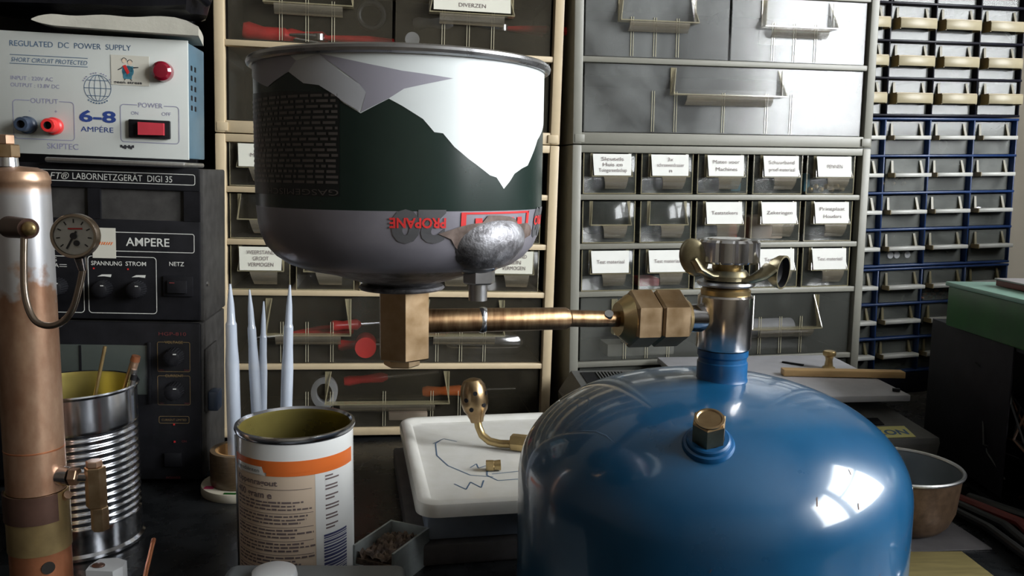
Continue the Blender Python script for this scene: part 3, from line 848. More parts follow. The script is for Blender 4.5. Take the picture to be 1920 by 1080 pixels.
tag(MB().box(0, .014, 0, .004, 0, .006, 0, .0006).build('silver_clip', 'chrome', None, None, place(SP, .138, .006, -.1140)), 'shiny silver clip in the rightmost drawer of the third blue row', 'clip')

# ------------------------------------------------------------------ power supplies (left)
PP = ((-0.4070, 0.6830, 1.1216), 0.12, -0.0238)
# small white supply
p1 = thing('power_supply', 'small white-fronted regulated power supply on top of the black one', 'power supply', *PP)
MB().box(.0015, .1455, .0025, .058, -.0935, -.0010, 0, .001).build('case', 'psu_side', p1)
mb = MB()
mb.box(.001, .1463, 0, .0024, -.0945, 0, 0, .0006)
B = 0.0; y = -.0002
put_text(mb, 'REGULATED  DC  POWER  SUPPLY', .0124, -.0115, .0042, y, 1, w=.0906, slope=.012)
rect(mb, .0124, .0702, -.0183, -.0179, 0, 1); rect(mb, .0120, .0700, -.0250, -.0246, 0, 1)
put_text(mb, 'SHORT CIRCUIT PROTECTED', .0130, -.0234, .0033, y, 1, w=.0565, shear=.2)
put_text(mb, 'INPUT : 220V AC', .0124, -.0372, .0029, y, 3, w=.0313)
put_text(mb, 'OUTPUT : 13.8V DC', .0121, -.0426, .0029, y, 3, w=.0362)
rring(mb, .0130, .0590, -.0830, -.0525, y, .0005, .003, 3, gap=(.0258, .0478))
put_text(mb, 'OUTPUT', .0265, -.0546, .0037, y, 3, w=.0205)
put_text(mb, '-', .0255, -.0620, .0030, y, 3, align='CENTER'); put_text(mb, '+', .0452, -.0620, .0030, y, 3, align='CENTER')
rring(mb, .0938, .1392, -.0822, -.0522, y, .0005, .003, 3, gap=(.1070, .1275))
put_text(mb, 'POWER', .1080, -.0542, .0037, y, 3, w=.0185)
put_text(mb, 'ON', .1022, -.0602, .0026, y, 3, w=.0055); put_text(mb, 'OFF', .1257, -.0599, .0026, y, 3, w=.0070)
put_text(mb, '6-8', .0626, -.0672, .0085, y, 2, w=.0280, bold=.03)
put_text(mb, 'AMP\u00c9RE', .0636, -.0752, .0040, y, 2, w=.0248)
put_text(mb, 'SKIPTEC', .0380, -.0898, .0044, y, 3, w=.0235)
# wire globe emblem
def ring2(mb, cx, cz, rx, rz, y, t, mi, n=36, a0=0, a1=2 * PI):
    for i in range(n):
        a, b = a0 + (a1 - a0) * i / n, a0 + (a1 - a0) * (i + 1) / n
        mb.add([(cx + rx * math.cos(a), y, cz + rz * math.sin(a)), (cx + rx * math.cos(b), y, cz + rz * math.sin(b)),
                (cx + (rx + t) * math.cos(b), y, cz + (rz + t) * math.sin(b)), (cx + (rx + t) * math.cos(a), y, cz + (rz + t) * math.sin(a))], [(0, 1, 2, 3)], mi)
for rx in (.0100, .0062, .0022): ring2(mb, .0771, -.0408, rx, .0100, y, .0004, 1)
for dz in (-.006, 0, .006):
    hw = math.sqrt(.0100 ** 2 - dz * dz); rect(mb, .0771 - hw, .0771 + hw, -.0408 + dz - .0002, -.0408 + dz + .0002, 0, 1)
for k in range(16):
    a = PI * (.1 + .8 * k / 15)
    if k % 4 != 3: mb.box(.0771 + .0118 * math.cos(a) - .0005, .0771 + .0118 * math.cos(a) + .0005, y - .0001, y, -.0408 + .0118 * math.sin(a) - .0004, -.0408 + .0118 * math.sin(a) + .0004, 3)
for k in range(8):
    a = -PI * (.3 + .4 * k / 7)
    mb.box(.0771 + .0118 * math.cos(a) - .0005, .0771 + .0118 * math.cos(a) + .0006, y - .0001, y, -.0408 + .0118 * math.sin(a) - .0005, -.0408 + .0118 * math.sin(a) + .0005, 1)
# scorch mark
for k in range(7): rect(mb, .0935 + .0015 * k, .0950 + .0015 * k, -.0865 - .0006 * (k % 3), -.0845 - .0008 * (k % 2), 0, 4)
mb.build('front_panel', ['panel_white', 'ink_navy', 'ink_blue', 'ink_lilac', 'ink'], p1)
mb = MB(); mb.box(.0876, .1166, -.0004, -.0001, -.0374, -.0142, 0)
ys = -.0006
ring2(mb, .1005, -.0266, 0, 0, ys, .0045, 1, 20); mb.slab([(.0960, -.0230), (.1045, -.0225), (.1032, -.0325), (.0970, -.0325)], ys, ys + .0001, 1)
mb.slab([(.0965, -.0225), (.0988, -.0215), (.1018, -.0275), (.1000, -.0290)], ys - .0002, ys, 2)
for cx, cz in ((.0978, -.0185), (.1022, -.0198)): ring2(mb, cx, cz, 0, 0, ys, .0017, 3, 16); ring2(mb, cx, cz + .0004, .0016, .0016, ys - .0002, .0004, 4, 12, 0, PI)
for a, b in (((.0960, -.0245), (.0928, -.0262)), ((.1045, -.0240), (.1085, -.0235)), ((.0985, -.0330), (.0975, -.0340)), ((.1020, -.0330), (.1035, -.0340))):
    mb.slab([(a[0], a[1]), (b[0], b[1]), (b[0], b[1] + .0007), (a[0], a[1] + .0009)], ys, ys + .0001, 4)
put_text(mb, 'geen stress', .0895, -.0362, .0022, ys, 4, w=.0215, bold=.02)
mb.build('sticker', ['sticker_cream', 'teal', 'red_print', 'label_beige', 'ink'], p1)
XF = Matrix.Rotation(PI / 2, 4, 'X')
def front(x, z, y=0): return Matrix.Translation((x, y, z)) @ XF      # lathe axis pointing at the viewer
MB().lathe([(0, 0), (.0080, 0), (.0080, .003), (.0076, .0065), (.0055, .0085), (0, .0090)], 32, 0, front(.1275, -.0255)).build('indicator_lamp', 'red_lamp', p1)
for x, mt in ((.0243, 'navy_plastic'), (.0440, 'red_plastic')):
    MB().lathe([(0, 0), (.0068, 0), (.0068, .004), (.0056, .005), (.0056, .013), (.0050, .014), (.0030, .014), (.0028, .009), (0, .009)], 28, 0, front(x, -.0721), mats=[0] * 6 + [1, 1]).build('terminal', [mt, 'blackp'], p1)
sw = MB().box(.1008, .1327, -.0035, -.0001, -.0785, -.0640, 0, .0008).build('power_switch', 'blackp', p1)
MB().slab([(.1092, -.0762), (.1287, -.0758), (.1287, -.0663), (.1092, -.0661)], -.0075, -.0036, 0).build('rocker', 'red_rocker', sw)
mb = MB()
for k in range(5):
    for j in range(2):
        mb.box(.1452, .1457, .012 + .012 * j, .017 + .012 * j, -.022 - .008 * k, -.018 - .008 * k)
mb.build('vent_slots', 'blackp', p1)

# black lab supply
p2 = thing('power_supply', 'black laboratory supply with two displays, middle of the stack', 'power supply', *PP)
MB().box(-.0480, .1570, .0030, .085, -.2275, -.1015, 0, .0015).build('case', 'psu_grey', p2)
mb = MB()
D0 = (.0885, .1397, -.1440, -.1232); D1 = (-.010, .0650, -.1425, -.1228)
# front panel with two display openings
mb.box(-.0475, .1545, 0, .0029, -.2265, -.1445, 0, .0008); mb.box(-.0475, .1545, 0, .0029, -.1198, -.1012, 0, .0008)
for (a, b) in ((-.0475, -.016), (.0675, .0770), (.1420, .1545)): mb.box(a, b, 0, .0029, -.1444, -.1199, 0)
rring(mb, -.0400, .1512, -.1150, -.1060, -.0002, .0006, .002, 1)
put_text(mb, 'VOLTCRAFT\u00ae', .0530, -.1135, .0052, -.0003, 1, w=.050, align='RIGHT', shear=.25)
put_text(mb, 'LABORNETZGER\u00c4T  DIGI 35', .0564, -.1131, .0050, -.0003, 1, w=.0768)
rring(mb, .0635, .1502, -.1705, -.1545, -.0002, .0006, .002, 1)
rring(mb, -.0350, .0600, -.1705, -.1545, -.0002, .0006, .002, 1)
put_text(mb, 'AMPERE', .0963, -.1656, .0066, -.0003, 1, w=.0341, bold=.012); put_text(mb, 'VOLT', .0420, -.1656, .0066, -.0003, 1, align='RIGHT', bold=.012)
rring(mb, .0662, .1200, -.2218, -.1745, -.0002, .0006, .003, 1); rring(mb, -.0350, .0632, -.2218, -.1752, -.0002, .0006, .003, 1)
put_text(mb, 'SPANNUNG', .0690, -.1822, .0034, -.0003, 1, w=.0239, bold=.01); put_text(mb, 'STROM', .0957, -.1820, .0034, -.0003, 1, w=.0161, bold=.01)
put_text(mb, 'NETZ', .1300, -.1813, .0034, -.0003, 1, w=.0118, bold=.01)
put_text(mb, 'AUSGANG', .0425, -.1800, .0034, -.0003, 1, align='RIGHT'); put_text(mb, '13,8V/5A', .0440, -.1848, .0034, -.0003, 1, align='RIGHT')
rect(mb, .0445, .0500, -.1826, -.1822, 0, 1); rect(mb, .0445, .0500, -.1842, -.1838, 0, 1)
for cx in (.0790, .1058):
    mb.slab([(cx - .0055, -.1915), (cx - .002, -.1897), (cx + .0055, -.1895), (cx + .0050, -.1918), (cx, -.1912)], -.0004, -.0002, 1)
for cx in (.0709, .0975): mb.box(cx - .0006, cx + .0006, -.0004, -.0002, -.1855, -.1843, 2)
for (a, b, c, d) in ((.1253, .1490, -.2065, -.1895),): mb.box(a, b, -.0020, -.0001, c, d, 0, .0005)
mb.build('front_panel', ['psu_black', 'white_print', 'red_print'], p2)
for (a, b) in ((-.0158, .0673), (.0772, .1418)):
    mb = MB(); mb.box(a, b, .0060, .0180, -.1443, -.1200, 0)
    mb.slab([(a, -.1440), (a + .0105, -.1438), (a + .0105, -.1236), (a, -.1202)], .0052, .0059, 1)
    d_ = mb.build('display', ['psu_black', 'dark_blue_grey'], p2)
    MB().box(a + .0112, b - .0020, .0050, .0059, -.1438, -.1232, 0, .0003).build('screen', 'lcd', d_)
def knob(par, x, z, r, h, name='knob', mt='blackp', y=0.0):
    mb = MB(); n = 20
    for k in range(n):
        a = 2 * PI * k / n
        mb.cyl((x + r * .96 * math.cos(a), y - .0005, z + r * .96 * math.sin(a)), (x + r * .85 * math.cos(a), y - h, z + r * .85 * math.sin(a)), r * .13, r * .10, 6)
    mb.lathe([(0, 0), (r, 0), (r * .88, h), (r * .6, h + .001), (0, h + .001)], 28, 0, front(x, z, y - .0001))
    k_ = mb.build(name, mt, par)
    MB().box(x + r * .2, x + r * .55, y - h - .0016, y - h - .0011, z + r * .5, z + r * .62).build('pointer', 'white_print', k_)
mb = MB(); mb.box(.0704, .0885, -.0006, -.0003, -.1763, -.1516, 0)
for k in range(7): mb.slab([(.0735 + .0018 * k, -.1655 + .0006 * (k % 2)), (.0742 + .0018 * k, -.1655), (.0756 + .0018 * k, -.1630), (.0749 + .0018 * k, -.1630)], -.0008, -.0006, 1)
mb.build('sticker', ['sticker_cream', 'orange'], p2)
knob(p2, .0787, -.2010, .0066, .012); knob(p2, .1053, -.2008, .0066, .012); knob(p2, .0440, -.2000, .0066, .012)
MB().box(.1290, .1445, -.0042, -.0021, -.2035, -.1930, 0, .0005).build('power_switch', 'blackp', p2)
MB().box(.1310, .1350, -.0046, -.0043, -.1952, -.1945).build('switch_light', 'red_faint', p2)
MB().lathe([(0, 0), (.0022, 0), (.0020, .0014), (0, .0018)], 12, 0, Matrix.Translation((.1571, .012, -.197)) @ Matrix.Rotation(PI / 2, 4, 'Y')).build('screw', 'steel', p2)

# lowest supply
p3 = thing('power_supply', 'black supply with gold-framed knobs at the bottom of the stack', 'power supply', *PP)
MB().box(-.0480, .1560, .0030, .085, -.3640, -.2290, 0, .0015).build('case', 'psu_grey', p3)
mb = MB(); mb.box(-.0475, .1545, -.0005, .0029, -.3640, -.2290, 0, .0020)
mb.box(.1120, .1150, -.0030, -.0006, -.2980, -.2450, 0, .0008)
y = -.0008
for (a, b, c, d) in ((.1197, .1460, -.2703, -.2449), (.1195, .1459, -.2988, -.2735), (.1202, .1448, -.3147, -.3083)): rring(mb, a, b, c, d, y, .0004, .0015, 1)
put_text(mb, 'HGP-810', .1210, -.2395, .0028, y, 2, w=.0220)
put_text(mb, 'VOLTAGE', .1330, -.2463, .0023, y, 1, w=.0145, align='CENTER'); put_text(mb, 'CURRENT', .1330, -.2748, .0023, y, 1, w=.0145, align='CENTER')
put_text(mb, 'CURRENT LIMITED', .1325, -.3125, .0018, y, 1, w=.0200, align='CENTER')
put_text(mb, 'POWER', .1316, -.3633, .0022, y, 2, w=.0120, align='CENTER'); put_text(mb, 'ON', .1385, -.3312, .0018, y, 2)
for z in (-.2695, -.2980):
    put_text(mb, 'MIN', .1212, z, .0013, y, 2); put_text(mb, 'MAX', .1412, z, .0013, y, 2)
for (a, b) in ((.1328, -.3305), (.1325, -.3155)): mb.box(a - .0007, a + .0007, y - .0006, y, b - .0007, b + .0007, 3)
mb.box(.1245, .1385, -.0030, -.0006, -.3520, -.3400, 0, .0006)
mb.build('front_panel', ['psu_black', 'gold_print', 'red_faint', 'red_print'], p3)
d_ = MB().box(-.02, .1120, -.0012, -.0006, -.2900, -.2480, 0, .0004).build('display', 'lcd', p3)
MB().box(.0585, .0600, -.0018, -.0013, -.2895, -.2485).build('divider', 'psu_black', d_)
knob(p3, .1338, -.2569, .0072, .011, y=-.0006); knob(p3, .1336, -.2860, .0072, .011, y=-.0006)
for x in (-.03, .140):
    for yy in (.015, .070): MB().cyl((x, yy, -.3695), (x, yy, -.3640), .006, .006, 16).build('foot', 'blackp', p3)
mb = MB(); mb.box(.1562, .1582, .004, .045, -.3060, -.2520, 0, .0005); mb.build('side_bracket', 'psu_grey', p3)
MB().box(.1583, .1670, .006, .022, -.3060, -.2890, 0, .0015).build('bracket_knob', 'navy_plastic', p3)

o = thing('added_shade_box', 'tall black box added to darken the gap behind the power supplies', 'case', tuple(place(LP, -.330, .012, 0).translation.xy) + (BENCH,), LP[1])  # added box, its black stands in for the shade of the deep gap
MB().box(0, .312, 0, .115, 0, .66, 0, .003).build('body', 'psu_black', o)
# silver plate between the supplies
tag(MB().box(.040, .1460, -.012, .055, -.1005, -.0965, 0, .0015).build('metal_plate', 'alu', None, None, place(PP, 0, 0, 0)), 'thin silver plate between the white supply and the black one', 'plate')
# foam sheet and bag on top
bm_ = MB(); n = 24; vs = []; fs = []
for j in range(9):
    v = j / 8
    for i in range(n + 1):
        t = i / n; xx = .033 + .114 * t + (.0 if t < .9 else (t - .9) * .10 * (1 - v))
        fl = math.sqrt(min(1, t * 7 + .02))
        mid_ = .0080 + .0012 * t
        wob = .0006 * math.sin(t * 17 + v * 5)
        vs.append((xx, -.010 + .060 * v, mid_ + (.0040 + .0028 * t) * fl * (1 if t < .94 else 1 - (t - .94) * 14) + wob - .0035))
for j in range(9):
    v = j / 8
    for i in range(n + 1):
        t = i / n; xx = .033 + .114 * t + (.0 if t < .9 else (t - .9) * .10 * (1 - v))
        fl = math.sqrt(min(1, t * 7 + .02))
        mid_ = .0080 + .0012 * t
        vs.append((xx, -.010 + .060 * v, mid_ - (.0034 + .0030 * t) * fl - .0035))
S = (n + 1) * 9
for j in range(8):
    for i in range(n):
        a = j * (n + 1) + i
        fs.append((a, a + 1, a + n + 2, a + n + 1)); fs.append((S + a, S + a + n + 1, S + a + n + 2, S + a + 1))
for i in range(n):
    fs.append((i, S + i, S + i + 1, i + 1)); a = 8 * (n + 1) + i; fs.append((a, a + 1, S + a + 1, S + a))
for j in range(8):
    a = j * (n + 1); b = a + n + 1; fs.append((a, b, S + b, S + a)); a += n; b += n; fs.append((a, S + a, S + b, b))
bm_.add(vs, fs, 0, None, True)
fsh = bm_.build('foam_sheet', 'cloth', None, None, place(PP, 0, 0, .0035))
tag(fsh, 'off-white folded foam sheet lying on the white power supply', 'sheet')
bagm = bmesh.new(); bmesh.ops.create_cube(bagm, size=1.0)
bmesh.ops.subdivide_edges(bagm, edges=list(bagm.edges), cuts=7, use_grid_fill=True)
for v in bagm.verts:
    p = v.co * 2
    q = Vector((math.copysign(abs(p.x) ** .9, p.x), p.y, p.z)); l = max(abs(p.x), abs(p.y), abs(p.z))
    rnd = p.normalized() * l * 1.18
    q = p.lerp(rnd, .38)
    w_ = .0035 * math.sin(9 * p.x + 4 * p.z) * math.cos(5 * p.y + 3 * p.x)
    v.co = Vector((q.x * .105 + w_, q.y * .040 + w_, q.z * .050 + w_ * .6))
bag = MB().bm(bagm, 0, None, True)
bg = thing('bag', 'black leatherette bag on top of the power supplies', 'bag', tuple(place(PP, .048, .045, .0705).translation), .12)
bag.build('body', 'bag', bg)
MB().tube([(.075, -.045, .03), (.088, -.050, 0), (.096, -.040, -.030), (.108, -.02, -.040)], [.004, .005, .005, .003], 10, flat=.5).build('strap', 'bag', bg)
MB().tube([(.040, -.052, .045), (.062, -.055, .018), (.090, -.05, -.012)], [.0012] * 3, 8).build('piping', 'dark_blue_grey', bg)
MB().tube([(.104, -.038, .05), (.108, -.030, .02), (.109, -.02, -.02)], [.003, .004, .003], 10).build('buckle_strap', 'blackp', bg)

# ------------------------------------------------------------------ blue gas bottle
TX, TY, TR = .1063, .4430, .1015
tank = thing('gas_bottle', 'squat blue enamelled gas bottle in the foreground', 'gas bottle', (TX, TY, BENCH))
prof = [(0, .004), (.088, .004), (.088, 0), (.093, 0), (.094, .006), (.0985, .010), (TR, .020), (TR, .060), (TR, .100)]
for k in range(1, 33):
    a = PI / 2 * k / 32
    rr = math.cos(a) ** (2 / 2.2); zz = math.sin(a) ** (2 / 2.2)
    if rr * TR < .0140: break
    prof.append((rr * TR, .105 + .056 * zz))
prof += [(.0132, .1612), (0, .1613)]
def Rtank(z):
    z -= 0
    if z <= .105: return TR
    t = min(1, (z - .105) / .056); return TR * (1 - t ** 2.2) ** (1 / 2.2)
mb = MB(); mb.lathe(prof, 96)
rng = random.Random(3)
wrap_poly(mb, [(-1.9, .0), (-.86, .0), (-.90, .020), (-1.02, .032), (-1.20, .038), (-1.9, .040)], lambda z: TR, 2, .0002)
for k in range(9):        # scuffs round the shoulder, small rust chips on the front
    th = rng.uniform(-2.5, -.9); z = rng.uniform(.128, .152); w_ = rng.uniform(.15, .5)
    P_ = [(th + w_ * t, z + .004 * math.sin(t * 2.6) + .0004) for t in (0, .25, .5, .75, 1)] + [(th + w_ * t, z + .004 * math.sin(t * 2.6)) for t in (.75, .5, .25)]
    wrap_poly(mb, P_, Rtank, 1, .00015)
for (th, z, s) in ((.28, .128, .8), (.55, .136, .5), (.50, .124, .6), (.62, .090, .7), (.9, .095, .5), (.42, .060, .7), (-.2, .10, .4)):
    w_ = .012 * s; hh = .0022 * s
    wrap_poly(mb, [(th - w_, z - hh), (th - w_ * .3, z - hh * .9), (th + w_, z + hh), (th + w_ * .2, z + hh * .7)], Rtank, 3, .00015)
mb.build('body', ['blue_paint', 'scratch', 'sticker_orange', 'chip'], tank)
nz0 = .159
MB().lathe([(.0132, nz0 - .002), (.0150, nz0 - .001), (.0135, nz0 + .001), (.0130, nz0 + .003), (.0130, .1700), (.0124, .1705), (.0124, .1725), (.0131, .1735), (.0131, .1765), (0, .1765)], 48).build('neck', 'blue_neck', tank, (.1111 - TX, .4400 - TY, 0))
# plug with collar, square to the shoulder
pc = Vector((.0895 - TX, .3723 - TY, .8965 - BENCH)); od = Vector((pc.x, pc.y, 0)).normalized()
nn = (od * .5277 + Vector((0, 0, 1))).normalized()
XP = Matrix.Translation(pc - nn * .0015) @ nn.to_track_quat('Z', 'Y').to_matrix().to_4x4()
pl = MB().lathe([(.0116, -.001), (.0118, .0015), (.0112, .0030), (.0100, .0034), (.0098, .0050), (.0090, .0056), (.0070, .0056), (.0068, .0030), (0, .0030)], 40, 0, XP).build('plug_collar', 'blue_neck', tank)
mb = MB(); mb.prism(6, .0078, .0040, .0165, 0, XP, .0006, .45)
mb.lathe([(.0066, .0164), (.0066, .0171), (.0056, .0173), (.0050, .0168), (0, .0168)], 28, 0, XP)
mb.build('brass_plug', 'torch_bronze', pl)

# ------------------------------------------------------------------ valve, coupling, pipe and burner block: one screwed assembly
VX, VY = .1111, .4400
bn = thing('gas_burner', 'chrome valve with brass pipe and hex burner block screwed on the bottle', 'gas burner', (VX, VY, .9270))
L_ = lambda x, y, z: (x - VX, y - VY, z - .9270)
MB().lathe([(0, .0001), (.0135, .0001), (.0141, .001), (.0141, .0275), (.0134, .0285), (0, .0285)], 48).build('valve_body', 'chrome_worn', bn)
MB().lathe([(0, .0286), (.0126, .0286), (.0128, .0310), (.0118, .0320), (.0100, .0330), (0, .0330)], 40).build('gland_nut', 'brass', bn)
MB().lathe([(0, .0331), (.0138, .0331), (.0150, .0342), (.0146, .0354), (.0070, .0360), (0, .0360)], 40).build('washer', 'steel', bn)
MB().lathe([(0, .0361), (.0062, .0361), (.0062, .0400), (.0075, .0420), (.0075, .0450), (0, .0450)], 24).build('spindle', 'brass', bn)
mb = MB(); n = 72; vs = []; fs = []
for z, s in ((.0452, .93), (.0462, 1.0), (.0560, 1.0), (.0572, .93)):
    for i in range(n):
        g = 1.0 if i % 6 else .93
        vs.append((.0163 * s * g * math.cos(2 * PI * i / n), .0163 * s * g * math.sin(2 * PI * i / n), z))
for k in range(3):
    for i in range(n):
        j = (i + 1) % n; fs.append((k * n + i, k * n + j, k * n + n + j, k * n + n + i))
fs.append(tuple(reversed(range(n)))); fs.append(tuple(3 * n + i for i in range(n)))
mb.add(vs, fs, 0, None, True); mb.lathe([(.011, .0571), (.010, .0578), (0, .0578)], 32)
mb.build('knob', 'chrome', bn)
# wing lever: hub with two bent paddles
hub = MB().lathe([(.0064, .0362), (.0112, .0362), (.0118, .0385), (.0100, .0412), (.0064, .0412), (.0064, .0362)], 32).build('wing_lever', 'lever_brass', bn)
mb = MB()
mb.tube([(-.004, -.005, .0385), (-.010, -.007, .0390), (-.0155, -.007, .0420), (-.0185, -.006, .0470)], [.0032, .0045, .0060, .0060], 16, flat=.45)
mb.ell((0, 0, 0), (.0074, .0026, .0100), 0, Matrix.Translation((-.0185, -.006, .0480)) @ Matrix.Rotation(-.30, 4, 'Y'), 24, 14)
mb.build('wing', 'lever_brass', hub)
mb = MB()
mb.tube([(.004, -.006, .0365), (.010, -.008, .0370), (.016, -.008, .0395), (.0205, -.007, .0430)], [.0030, .0042, .0060, .0070], 16, flat=.5)
XW = Matrix.Translation((.0250, -.007, .0415)) @ Matrix.Rotation(-.85, 4, 'Z') @ Matrix.Rotation(PI / 2 + .10, 4, 'Y')
mb.lathe([(0, -.0052), (.0058, -.0046), (.0082, -.0010), (.0088, .0026), (.0078, .0026), (.0066, -.0006), (0, -.0030)], 28, 0, XW @ Matrix.Diagonal((1, .70, 1, 1)), mats=[0, 0, 0, 0, 1, 1])
mb.build('wing', ['lever_brass', 'blackp'], hub)
# outlet tube, coupling nuts
A1 = Vector(L_(.0554, .4250, .9441)); A2 = Vector(L_(.0880, .4345, .9436)); V0 = Vector((-.0060, -.0015, .0162))
ax = (A2 - A1).normalized()
MB().cyl(A2, V0, .0073, .0073, 32).build('outlet_tube', 'chrome', bn)
pts = A1.lerp(A2, .94)
mb = MB(); mb.cyl(A2 - ax * .0005, A2 + ax * .0022, .0112, .0092, 32); mb.build('coupling_ring', 'brass', bn)
RO = 0.52
for a, b in ((.10, .50), (.515, .965)):
    hex_part('coupling_nut', 'brass_dull', bn, A1.lerp(A2, a), A1.lerp(A2, b), .0148, .0012, RO)
MB().cyl(A1.lerp(A2, -.06), A1.lerp(A2, .10), .0085, .0125, 32).build('coupling_cone', 'brass', bn)
C0_ = Vector(L_(-.0400, .3830, .9488)); C1_ = Vector(L_(.0262, .4100, .9465)); A0 = A1.lerp(A2, -.05)
MB().tube([C0_, C0_.lerp(C1_, .5), C1_, C1_ + (C1_ - C0_) * .02], [.0056, .0056, .0054, .0046], 24).build('pipe', 'brass_pipe', bn)
MB().tube([C1_ + (C1_ - C0_) * .022, C1_.lerp(A0, .5), A0], [.0042, .0042, .0040], 20).build('pipe', 'brass_pipe', bn)
s0_ = C0_.lerp(C1_, .40)
MB().ell(s0_, (.0042, .0060, .0062)).build('solder_joint', 'solder', bn)
MB().cyl(C1_.lerp(A0, .80) + Vector((0, -.002, .001)), C1_.lerp(A0, .80) + Vector((0, -.0045, .0035)), .002, .0022, 12).build('screw', 'steel', bn)
# hex burner block under the canister, one edge towards the camera
BXY = Vector((-.0487, .3810)); bx, by, _ = L_(BXY.x, BXY.y, 0)
RB = math.atan2(-BXY.y, -BXY.x)
blk = MB().prism(6, .0123, .9322 - .9270, .9636 - .9270, 0, Matrix.Translation((bx, by, 0)), .0006, RB + .06).build('burner_block', 'brass_dull', bn)
MB().prism(6, .0082, .9285 - .9270, .9321 - .9270, 0, Matrix.Translation((bx - .001, by, 0)), .0006, RB + .4).build('nozzle_nut', 'brass_dull', blk)

# ------------------------------------------------------------------ upturned camping-gas canister used as bowl
CX, CY, RC = -.0496, .3810, .0622
cz = .9638
can = thing('gas_canister', 'upturned cut-open gas canister with mountain print above the burner', 'canister', (CX, CY, cz))
cp = [(0, 0), (.0185, 0), (.0192, .0008), (.0185, .0018), (.0150, .0022), (.0160, .0030), (.0230, .0050), (.0330, .0082), (.0430, .0102), (.0495, .0126), (.0545, .0160), (.0585, .0205), (.0606, .0255), (.0616, .0305), (RC, .0374), (RC, .0600), (RC, .0940), (.0626, .0960)]
def Rcan(z):
    q = [(r, h) for r, h in cp if h >= .0102]
    if z <= q[0][1]: return q[0][0]
    for (ra, a), (rb, b) in zip(q, q[1:]):
        if z <= b: return ra + (rb - ra) * (z - a) / max(b - a, 1e-6)
    return RC
mts = [0 if cp[i][1] >= .0370 else (1 if cp[i][1] >= .012 else 2) for i in range(len(cp) - 1)]
mb = MB(); mb.lathe(cp, 96, mats=mts)
mb.lathe([(.0612, .0960), (.0610, .0400), (.0590, .0300), (.0500, .0150), (.0200, .0050), (0, .0046)], 64, 3)
z = lambda zz: zz - cz
TOP = 1.0590
white = [(-1.278, 1.0546), (-0.848, 1.0479), (-0.616, 1.0527), (-0.491, 1.0481), (-0.379, 1.0472), (-0.277, 1.0437), (-0.217, 1.0406), (-0.112, 1.0369), (0.056, 1.0423), (0.134, 1.0398), (0.256, 1.0353), (0.325, 1.0306), (0.378, 1.0303), (0.451, 1.0254), (0.546, 1.0211), (0.706, 1.015), (0.76, 1.0142), (0.826, 1.0098), (0.882, 1.0127), (0.93, 1.0158), (1.011, 1.0179), (1.09, 1.0192), (1.20, 1.026), (1.261, 1.030), (1.6, 1.040), (2.0, 1.034), (2.0, TOP), (-2.0, TOP), (-2.0, 1.050)]
wrap_poly(mb, [(a, z(b)) for a, b in white], Rcan, 4, .0001)
L2 = [(-0.376, 1.0585), (-0.274, 1.0573), (-0.054, 1.0545), (0.134, 1.0524), (0.441, 1.0505), (0.267, 1.0479), (0.145, 1.046), (0.056, 1.0424), (-0.112, 1.0372), (-0.077, 1.0444), (-0.122, 1.0477), (-0.215, 1.0518)]
wrap_poly(mb, [(a, z(b)) for a, b in L2], Rcan, 5, .0002)
L3 = [(-0.616, 1.0527), (-0.549, 1.0565), (-0.376, 1.0585), (-0.203, 1.0505), (-0.122, 1.0477), (-0.077, 1.0444), (-0.118, 1.0376), (-0.217, 1.041), (-0.277, 1.0437), (-0.379, 1.0472), (-0.491, 1.0481)]
wrap_poly(mb, [(a, z(b)) for a, b in L3], Rcan, 6, .0003)
wrap_poly(mb, [(-1.9, z(1.0500)), (-1.278, z(1.0546)), (-.848, z(1.0479)), (-.616, z(1.0527)), (-.549, z(1.0565)), (-.60, z(1.0588)), (-1.9, z(1.0588))], Rcan, 5, .00025)
wrap_poly(mb, [(-1.35, z(1.0062)), (-.249, z(1.0064)), (-.240, z(1.0444)), (-1.35, z(1.0472))], Rcan, 7, .00015)
rng = random.Random(5)
for k in range(17):         # fine print, too small to read
    zz = 1.0430 - k * .0020; th = -1.28
    while th < -.27:
        w_ = rng.uniform(.02, .09)
        wrap_poly(mb, [(th, z(zz)), (min(th + w_, -.255), z(zz)), (min(th + w_, -.255), z(zz + .0010)), (th, z(zz + .0010))], Rcan, 8, .0003)
        th += w_ + .016
wrap_text(mb, 'GASGEMISCH', -.255, z(1.0088), .0022, Rcan, 8, w=.62, flip=True)
wrap_text(mb, '20', .400, z(1.0010), .0112, Rcan, 9, w=.335, flip=True, bold=.05)
wrap_text(mb, 'PROPANE', .400, z(.9986), .0036, Rcan, 10, w=.345, flip=True, eps=.0005, bold=.03)
for (a, b, c, d) in ((.50, 1.12, 1.0000, 1.0008), (.50, 1.12, .9880, .9888), (.50, .535, .9880, 1.0008), (1.085, 1.12, .9880, 1.0008)):
    wrap_poly(mb, [(a, z(c)), (b, z(c)), (b, z(d)), (a, z(d))], Rcan, 10, .0003)
for (a, b) in ((.60, .66), (.69, .75), (.79, .84), (.88, .94), (.97, 1.03)): wrap_poly(mb, [(a, z(.9950)), (b, z(.9950)), (b - .01, z(.9985)), (a, z(.9985))], Rcan, 10, .0004)
wrap_text(mb, '20', 1.47, z(1.0010), .0112, Rcan, 9, w=.25, flip=True, bold=.05)
wrap_text(mb, 'PRO', 1.42, z(.9982), .0036, Rcan, 10, w=.20, flip=True, eps=.0005, bold=.03)
bp_ = []
for k in range(28):
    a = 2 * PI * k / 28; q = 1 + .13 * math.sin(5 * a) + .08 * math.sin(11 * a + 1)
    bp_.append((.79 + .375 * q * math.cos(a), z(.9905 + .0082 * q * math.sin(a))))
wrap_poly(mb, bp_, Rcan, 11, .0006)
